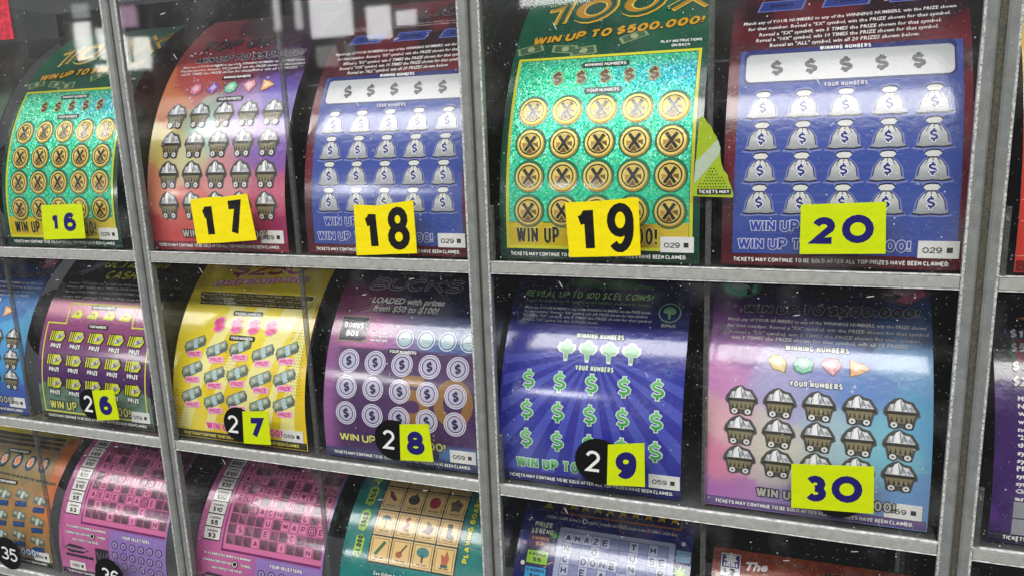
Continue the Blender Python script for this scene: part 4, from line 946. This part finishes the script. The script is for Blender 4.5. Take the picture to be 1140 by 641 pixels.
def t_red(A):
    A.part = 'play_panel'; A.line([(.3, .3), (.3, 3.9)], .02, (245, 160, 140), 1)
    for y in (.9, 1.6, 2.3, 3.0):
        for x in five(5, .7, 3.4): bundle(A, x, y)
    A.part = 'prize_lettering'; A.text('WIN UP TO $50,000!', 2, .45, .2, 2.6, (250, 230, 60), .04, L=3)
    A.part = 'line_pattern'
    for y in (.27, .85, 1.2, 1.75, 2.0): A.line([(.02, y), (.3, y+.02)], .012, (250, 170, 150), 1)
    footer(A, (120, 20, 16))
def b_red(u, s): return mix((222, 62, 46), (236, 196, 70), sm(2.3, 3.4, s))
def t_pale(A):
    A.part = 'play_panel'; A.rect(2.8, 3.7, 3.0, 3.8, (84, 112, 84), 1, .1); A.frame(.3, 3.85, .5, 2.4, .04, (200, 210, 120), 1)
    A.part = 'lettering'
    for i, t in enumerate(('PLAY', 'BONUS', 'HERE')): A.text(t, 3.45, 3.35-i*.25, .13, .5, (210, 225, 190), .02, L=3)
    footer(A, (20, 60, 40))
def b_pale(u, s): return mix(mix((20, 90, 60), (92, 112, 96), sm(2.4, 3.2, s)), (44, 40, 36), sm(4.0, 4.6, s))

# ------------------------------------------------------------------ place the tickets
ROW = {1: (-.05, .6, 5.6, 6.9), 2: (-4.93, .6, 4.4, 5.75), 3: (-9.8, .6, 3.3, 5.0)}
GRP = 'scratch tickets hanging in the acrylic bins'
def ticket(row, X0, design, base, label, smax=None, width=4.0):
    zb, a, R, sm_ = ROW[row]
    e = empty('scratch_ticket', (X0+width/2, .3, zb), label, 'lottery ticket', GRP)
    P = Paper(X0, zb, a, R, smax or sm_)
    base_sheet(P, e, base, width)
    A = Art(); design(A); lay(A, P, e, .005, width-.005)
    return e
d17 = t_gem('$50,000!', (1.07, 1.8, 2.53, 3.27), 4.0, 3.67, 4.3, (4.95, 5.5), five(5, 1.0, 3.1), '029', (5, 4, 1, 2, 3), (4.72, 4.6, 4.48)); s17 = seeds(SEED17, .6, .08); d17.base = s17
d30 = t_gem('$200,000!', (2.18, 1.6, 1.02), 2.95, 2.58, 3.28, (4.12, 4.62), five(4, 1.28, 2.74), '059', (0, 1, 2, 3), (3.84, 3.7, 3.56, 3.44)); s30 = seeds(SEED30, .55, .3); d30.base = s30
d25 = t_gem('$30,000!', (2.18, 1.6, 1.02), 2.95, 2.58, 3.28, (4.12, 4.62), five(4, 1.28, 3.0), '019', (0, 1, 2, 3), (3.84, 3.7, 3.56, 3.44)); s25 = seeds(SEED25); d25.base = s25
ticket(1, -9.4, t_pale, b_pale, 'pale green ticket cut off at the top left, left of the number 16 ticket')
ticket(1, -4.95, t_green, b_green, 'green foil ticket with gold X coins behind the number 16 sticker')
ticket(1, .02, d17, s17, 'red and rainbow ticket with four rows of mine carts behind the number 17 sticker')
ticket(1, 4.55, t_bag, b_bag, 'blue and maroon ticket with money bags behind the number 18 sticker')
ticket(1, 9.24, t_green, b_green, 'glittering green foil ticket with gold X coins behind the number 19 sticker')
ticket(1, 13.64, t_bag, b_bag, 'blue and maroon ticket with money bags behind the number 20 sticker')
ticket(1, 18.36, t_red, b_red, 'red and yellow ticket cut off at the right edge of the top row')
ticket(2, -9.28, d25, s25, 'sky blue mine cart ticket cut off at the left edge of the middle row')
ticket(2, -4.75, t_octane, b_octane, 'purple ticket with yellow striped engine part symbols behind the number 26 sticker')
ticket(2, .02, t_yellow, b_yellow, 'yellow ticket with banknote bundles and pink dollar signs behind the number 27 sticker')
ticket(2, 4.55, t_bucks, b_bucks, 'purple jumbo bucks ticket with white dollar tokens behind the number 28 sticker')
ticket(2, 9.02, t_reveal, b_reveal, 'deep blue ticket with green dollar signs and light rays behind the number 29 sticker', width=3.92)
ticket(2, 13.4, d30, s30, 'pink and blue rainbow ticket with mine carts and four gems behind the number 30 sticker')
ticket(2, 18.37, t_purple, b_purple, 'dark purple ticket with white rules, cut off at the right edge of the middle row')
ticket(3, -9.4, t_orange, b_orange, 'brown and orange ticket with banknotes behind the number 35 disc')
ticket(3, -5.02, t_cross(G36, 0), b_cross, 'pink crossword ticket behind the number 36 disc')
ticket(3, -.0, t_cross(G37, 1), b_cross, 'pink crossword ticket below the yellow ticket, left of the teal picture card ticket')
ticket(3, 4.5, t_teal, b_teal, 'teal ticket with a board of sixteen picture cards')
ticket(3, 9.05, t_cosmic, b_cosmic, 'blue crossword ticket with a row of nine gold stars, below the number 29 ticket')
# the last ticket on its roll: it ends at a perforated top edge
ticket(3, 13.5, t_brown, b_brown, 'reddish brown two dollar ticket with a perforated top edge, below the number 30 ticket', smax=3.62)
# torn corner of a lime ticket caught between tickets 19 and 20
def torn():
    e = empty('torn_ticket_corner', (13.45, .19, 1.24), 'torn lime green ticket corner with black dots, caught between tickets 19 and 20', 'ticket scrap')
    A = Art(); o = [(13.11, 1.23), (13.84, 1.2), (13.84, 1.27), (13.80, 1.4), (13.75, 1.52), (13.74, 1.6), (13.66, 1.7), (13.62, 1.82), (13.60, 1.95), (13.60, 2.1), (13.57, 2.16), (13.54, 2.2), (13.53, 2.3), (13.48, 2.36), (13.43, 2.48), (13.37, 2.54), (13.29, 2.66), (13.22, 2.63), (13.17, 1.9)]
    yy = .19
    V = [(x, yy, z) for x, z in o]+[(x, yy+.014, z) for x, z in o]; n = len(o)
    F = [tuple(range(n)), tuple(reversed(range(n, 2*n)))]+[(i, n+i, n+(i+1) % n, (i+1) % n) for i in range(n)]
    mesh_obj('sheet', V, F, M_PRINT, e, [rgb((178, 205, 38))]*(2*n))
    A.part = 'white_stripe'; A.poly([(13.14, 1.45), (13.16, 1.85), (13.55, 2.25), (13.6, 2.1), (13.58, 1.97), (13.24, 1.55)], (200, 216, 190), 1)
    A.part = 'dot_pattern'
    for i in range(12):
        for j in range(9):
            x, z = 13.22+i*.055+(j % 2)*.027, 1.4+j*.055
            if x < 13.86-(z-1.2)*.62 and x > 13.17+(z-1.36)*.72: A.ell(x, z, .013, .015, (50, 70, 20), 1, 6)
    A.part = 'footer_lettering'; A.rect(13.2, 13.8, 1.26, 1.36, (22, 24, 16), 2); A.text('TICKETS MAY', 13.5, 1.31, .07, .55, WH, .03, L=3, res=1)
    class W:
        kn = None
        def pos(s, u, t, off): return (u, yy-off, t), (0, -1, 0)
    lay(A, W(), e)
torn()

# ------------------------------------------------------------------ number stickers
def quad(c): # bottom-left, bottom-right, top-right, top-left -> bilinear map
    def f(u, v):
        return tuple((c[0][i]*(1-u)+c[1][i]*u)*(1-v)+(c[3][i]*(1-u)+c[2][i]*u)*v for i in range(2))
    return f
YS = -.045
def card(e, corners, col, digits, dcol, cond, name='yellow_card', lay0=0):
    """corners bl, br, tr, tl in (x, z); digits: (char, centre u, width, centre v, height)"""
    q = quad(corners); y = YS-lay0; wc = math.dist(corners[0], corners[1]); hc_ = math.dist(corners[0], corners[3])
    V = []; n = 4; F = []
    for k in (0, 1):
        V += [(c[0], y-.004+k*.008, c[1]) for c in corners]
    F = [(0, 1, 2, 3), (7, 6, 5, 4), (0, 4, 5, 1), (1, 5, 6, 2), (2, 6, 7, 3), (3, 7, 4, 0)]
    cd = mesh_obj(name, V, F, M_STICK, e, [rgb(col)]*8)
    class Q:
        kn = None
        def pos(s, u, t, off): p = q(u/wc, t/hc_); return (p[0], y-.004-off, p[1]), (0, -1, 0)
    for ch, cu, w_, cv, h_, bd in digits:
        A = Art(); A.part = 'numeral'; A.mat = M_STICK
        A.text(ch, cu*wc, cv*hc_, h_*hc_, w_*wc, dcol, bd, L=1)
        for (pt, mt), items in A.parts.items():
            V = []; F = []; Cc = []
            for ni, (tris, col_, L) in enumerate(items):
                for t in tris:
                    k = len(V)
                    for p in t: V.append(Q().pos(p[0], p[1], .0025+.0004*ni)[0]); Cc.append(rgb(col_))
                    F.append((k, k+1, k+2))
            me = mesh_obj('numeral', V, F, mt, None, Cc)
            me.parent = cd; me.matrix_parent_inverse = Matrix.Identity(4); 
            me.location = -e.location
    return cd
def disc(e, cx, cz, r, digits):
    n = 48; V = []; 
    for k in (0, 1): V += [(cx+r*math.cos(2*math.pi*i/n), YS-.004+k*.008, cz+r*math.sin(2*math.pi*i/n)) for i in range(n)]
    F = [tuple(range(n)), tuple(reversed(range(n, 2*n)))]+[(i, n+i, n+(i+1) % n, (i+1) % n) for i in range(n)]
    cd = mesh_obj('black_disc', V, F, M_STICK, e, [rgb((16, 16, 18))]*(2*n))
    for ch, x, z, w_, h_, rot in digits:
        A = Art(); A.mat = M_STICK; A.text(ch, x, z, h_, w_, (236, 236, 232), -.01, rot=rot, L=1)
        for (pt, mt), items in A.parts.items():
            V = []; F = []; Cc = []
            for ni, (tris, col_, L) in enumerate(items):
                for t in tris:
                    k = len(V)
                    for p in t: V.append((p[0], YS-.0065-.0004*ni, p[1])); Cc.append(rgb(col_))
                    F.append((k, k+1, k+2))
            me = mesh_obj('numeral', V, F, mt, None, Cc); me.parent = cd; me.location = -e.location
    return cd
YEL = (248, 228, 0); LIM = (208, 226, 12); NV = (34, 30, 104)
GS = 'number stickers on the acrylic fronts'
def stk(n, x, z, lab): return empty('number_sticker', (x, YS, z), lab, 'number sticker', GS)
e = stk(16, -2.4, .6, 'lime yellow rectangular sticker with navy number 16')
card(e, [(-3.2, .17), (-1.76, .23), (-1.72, 1.1), (-3.11, 1.05)], LIM, [('1', .3, .15, .5, .52, .03), ('6', .67, .29, .49, .54, .03)], NV, 0)
e = stk(17, 2.5, .6, 'yellow two card sticker with heavy black number 17')
card(e, [(1.72, .16), (2.52, .2), (2.5, 1.27), (1.67, 1.2)], YEL, [('1', .5, .42, .5, .8, .025)], K, 1); card(e, [(2.45, .2), (3.44, .28), (3.31, 1.33), (2.47, 1.24)], YEL, [('7', .48, .5, .5, .8, .025)], K, 1, lay0=.012)
e = stk(18, 6.8, .5, 'yellow two card sticker with heavy black number 18')
card(e, [(6.02, -.01), (6.78, .03), (6.72, 1.06), (6.04, 1.09)], YEL, [('1', .52, .46, .5, .82, .015)], K, 1); card(e, [(6.7, .03), (7.49, .07), (7.47, 1.18), (6.68, 1.08)], YEL, [('8', .5, .66, .5, .84, .008)], K, 1, lay0=.012)
e = stk(19, 11.5, .6, 'large yellow two card sticker with heavy black number 19')
card(e, [(10.8, .07), (11.5, .1), (11.46, 1.17), (10.73, 1.13)], YEL, [('1', .5, .5, .5, .86, .012)], K, 1); card(e, [(11.46, .1), (12.2, .14), (12.16, 1.23), (11.44, 1.17)], YEL, [('9', .5, .7, .5, .87, .002)], K, 1, lay0=.012)
e = stk(20, 15.7, .7, 'wide lime sticker with navy number 20')
card(e, [(15.01, .23), (16.38, .27), (16.34, 1.15), (15.0, 1.1)], LIM, [('2', .28, .27, .47, .54, .035), ('0', .68, .37, .49, .56, .035)], NV, 0)
e = stk(25, -7, -4.4, 'lime sticker edge just showing at the left edge of the middle row')
card(e, [(-7.8, -4.72), (-6.62, -4.62), (-6.68, -3.75), (-7.85, -3.85)], LIM, [('2', .3, .3, .48, .55, .04), ('5', .7, .3, .48, .55, .04)], NV, 0)
for n_, cx, cz, r, cor, d, x2 in ((26, -2.44, -4.2, .42, [(-2.3, -4.64), (-1.52, -4.54), (-1.57, -3.71), (-2.33, -3.82)], '6', -2.55),
        (27, 2.33, -4.28, .45, [(2.43, -4.75), (3.23, -4.7), (3.24, -3.84), (2.49, -3.92)], '7', 2.16),
        (28, 6.6, -4.2, .48, [(6.75, -4.66), (7.58, -4.6), (7.51, -3.72), (6.79, -3.8)], '8', 6.48),
        (29, 11.33, -4.14, .5, [(11.5, -4.62), (12.28, -4.56), (12.27, -3.62), (11.53, -3.74)], '9', 11.21)):
    e = stk(n_, cx, cz, 'black disc with white 2 beside a lime card with navy %s' % d)
    disc(e, cx, cz, r, [('2', x2, cz, .3, .46, 0)])
    card(e, cor, LIM, [(d, .5, .56, .49, .64, .04)], NV, 0, lay0=.012, name='lime_card')
e = stk(30, 15.7, -4.1, 'wide lime sticker with navy number 30 on the rainbow mine cart ticket')
disc(e, 15.85, -4.2, .49, []); card(e, [(15.05, -4.6), (16.46, -4.52), (16.42, -3.6), (15.02, -3.72)], LIM, [('3', .3, .26, .47, .58, .035), ('0', .68, .37, .49, .58, .035)], NV, 0, lay0=.012, name='lime_card')
e = stk(35, -6.72, -9.3, 'black round sticker with white number 35'); disc(e, -6.74, -9.3, .52, [('35', -6.7, -9.32, .66, .42, -4)])
e = stk(36, -2.72, -9.3, 'black round sticker with white number 36'); disc(e, -2.78, -9.3, .52, [('36', -2.74, -9.32, .66, .44, -4)])
# red price card on the front at the far left
e = empty('price_card', (-3.6, -.06, 5.5), 'plain red card with white corner mark at the top left of the acrylic front', 'price card')
MB().box(-4.5, -3.1, -.06, -.045, 5.1, 6.6).build('card', mk_plain('red_card_paper', (196, 44, 62), .4, 60), e)
MB().box(-3.62, -3.48, -.066, -.061, 5.7, 5.95).build('white_mark', mk_plain('white_card_paper', (225, 215, 215), .5), e)

# ------------------------------------------------------------------ acrylic bins
BAY = {0: (-9.35, 0), 1: (0, 8.9), 2: (8.9, 17.8), 3: (17.8, 27.2)}
RZ = {1: (-.08, 6.9), 2: (-4.96, -.301), 3: (-9.83, -5.181)}
MIDX = {0: -5.2, 1: 4.3, 2: 13.4, 3: 22.6}
what = {(1, 0): 'holding the number 16 green foil ticket', (1, 1): 'holding tickets 17 and 18', (1, 2): 'holding tickets 19 and 20', (1, 3): 'at the right edge of the top row, holding a red ticket',
        (2, 0): 'holding the number 26 ticket', (2, 1): 'holding tickets 27 and 28', (2, 2): 'holding tickets 29 and 30', (2, 3): 'at the right edge of the middle row, holding a purple ticket',
        (3, 0): 'holding tickets 35 and 36', (3, 1): 'holding the teal ticket and the crossword left of it', (3, 2): 'holding the blue star ticket and the brown two dollar ticket', (3, 3): 'at the bottom right corner, seen empty'}
for (r, b), wtx in what.items():
    x0, x1 = BAY[b]; z0, z1 = RZ[r]; zt = z1
    R0 = x0+(.02 if b < 3 else .08); L1 = x1-.04
    e = empty('ticket_bin', ((x0+x1)/2, 0, z0), 'clear acrylic bin '+wtx, 'ticket bin', 'acrylic ticket bins stacked in rows')
    lz = z0-.22
    # lip between the two wall edges, with edge highlights painted as pale strips
    MB().box(R0+.2, L1-.22, -.03, .1, lz, z0-.0, .02).build('shelf_lip', M_LIP, e)
    MB().box(R0+.2, L1-.22, -.036, .03, z0+.002, z0+.022).build('rim_highlight', M_HILITE, e)
    MB().box(R0+.2, L1-.22, -.036, .0, lz-.014, lz-.002).build('rim_highlight', M_HILITE, e)
    MB().box(R0+.2, L1-.22, .102, 6.6, z0-.12, z0-.03).build('shelf_floor', M_SHELF, e)
    MB().post(R0, R0+.19, -.05, .13, lz, zt-.001, .035).build('wall_edge', M_EDGE, e)
    MB().post(L1-.21, L1, -.05, .13, lz, zt-.001, .035).build('wall_edge', M_EDGE, e)
    MB().post(R0+.155, R0+.2, -.058, -.02, lz, zt-.001, .012).build('chipped_rim', M_RIM, e)
    MB().post(L1-.222, L1-.175, -.058, -.02, lz, zt-.001, .012).build('chipped_rim', M_RIM, e)
    MB().box(R0-.0, R0+.03, .135, 6.6, lz, zt-.005).build('side_wall', M_CLEAR, e)
    MB().box(L1-.03, L1, .135, 6.6, lz, zt-.005).build('side_wall', M_CLEAR, e)
    MB().box(R0+.205, R0+.3, -.04, .05, z0+.003, z0+1.15, .02).build('corner_tab', M_DIV, e)
    if b: MB().box(x0-.038, R0-.002, .03, .12, lz, zt-.003).build('gap_filler_strip', M_GAP, e)
    mx = MIDX[b]
    MB().box(mx-.05, mx+.05, .26, .34, z0+.004, zt-.01).build('divider_edge', M_DIV, e)
    MB().box(mx-.02, mx+.02, .342, 6.4, z0+.004, zt-.01).build('divider_panel', M_CLEAR, e)
    MB().box(R0+.21, L1-.23, .0, .045, z0+.026, zt-.01).build('front_panel', M_PANE, e)
    MB().box(R0, L1, 6.62, 6.75, lz, zt-.005).build('back_panel', M_BACK, e)
    h = zt-z0; ry = z0+h*.52
    for k, (a, c_) in enumerate(((R0+.35, mx-.25), (mx+.25, L1-.35))):
        if (r, b, k) != (3, 2, 1): MB().cyl(a, c_, 4.6, z0+1.35, 1.25 if r > 1 else 1.6).build('ticket_roll', M_ROLL, e)
    MB().cyl(R0+.05, L1-.05, 4.6, z0+1.35, .16, 12).build('roll_rod', M_RAIL, e)
    for zz in ((3.0, 3.75) if r == 1 else (2.0, 2.4)): MB().box(mx-.28, mx+.28, 1.6, 1.66, z0+zz, z0+zz+.05).build('cross_rail', M_RAIL, e)
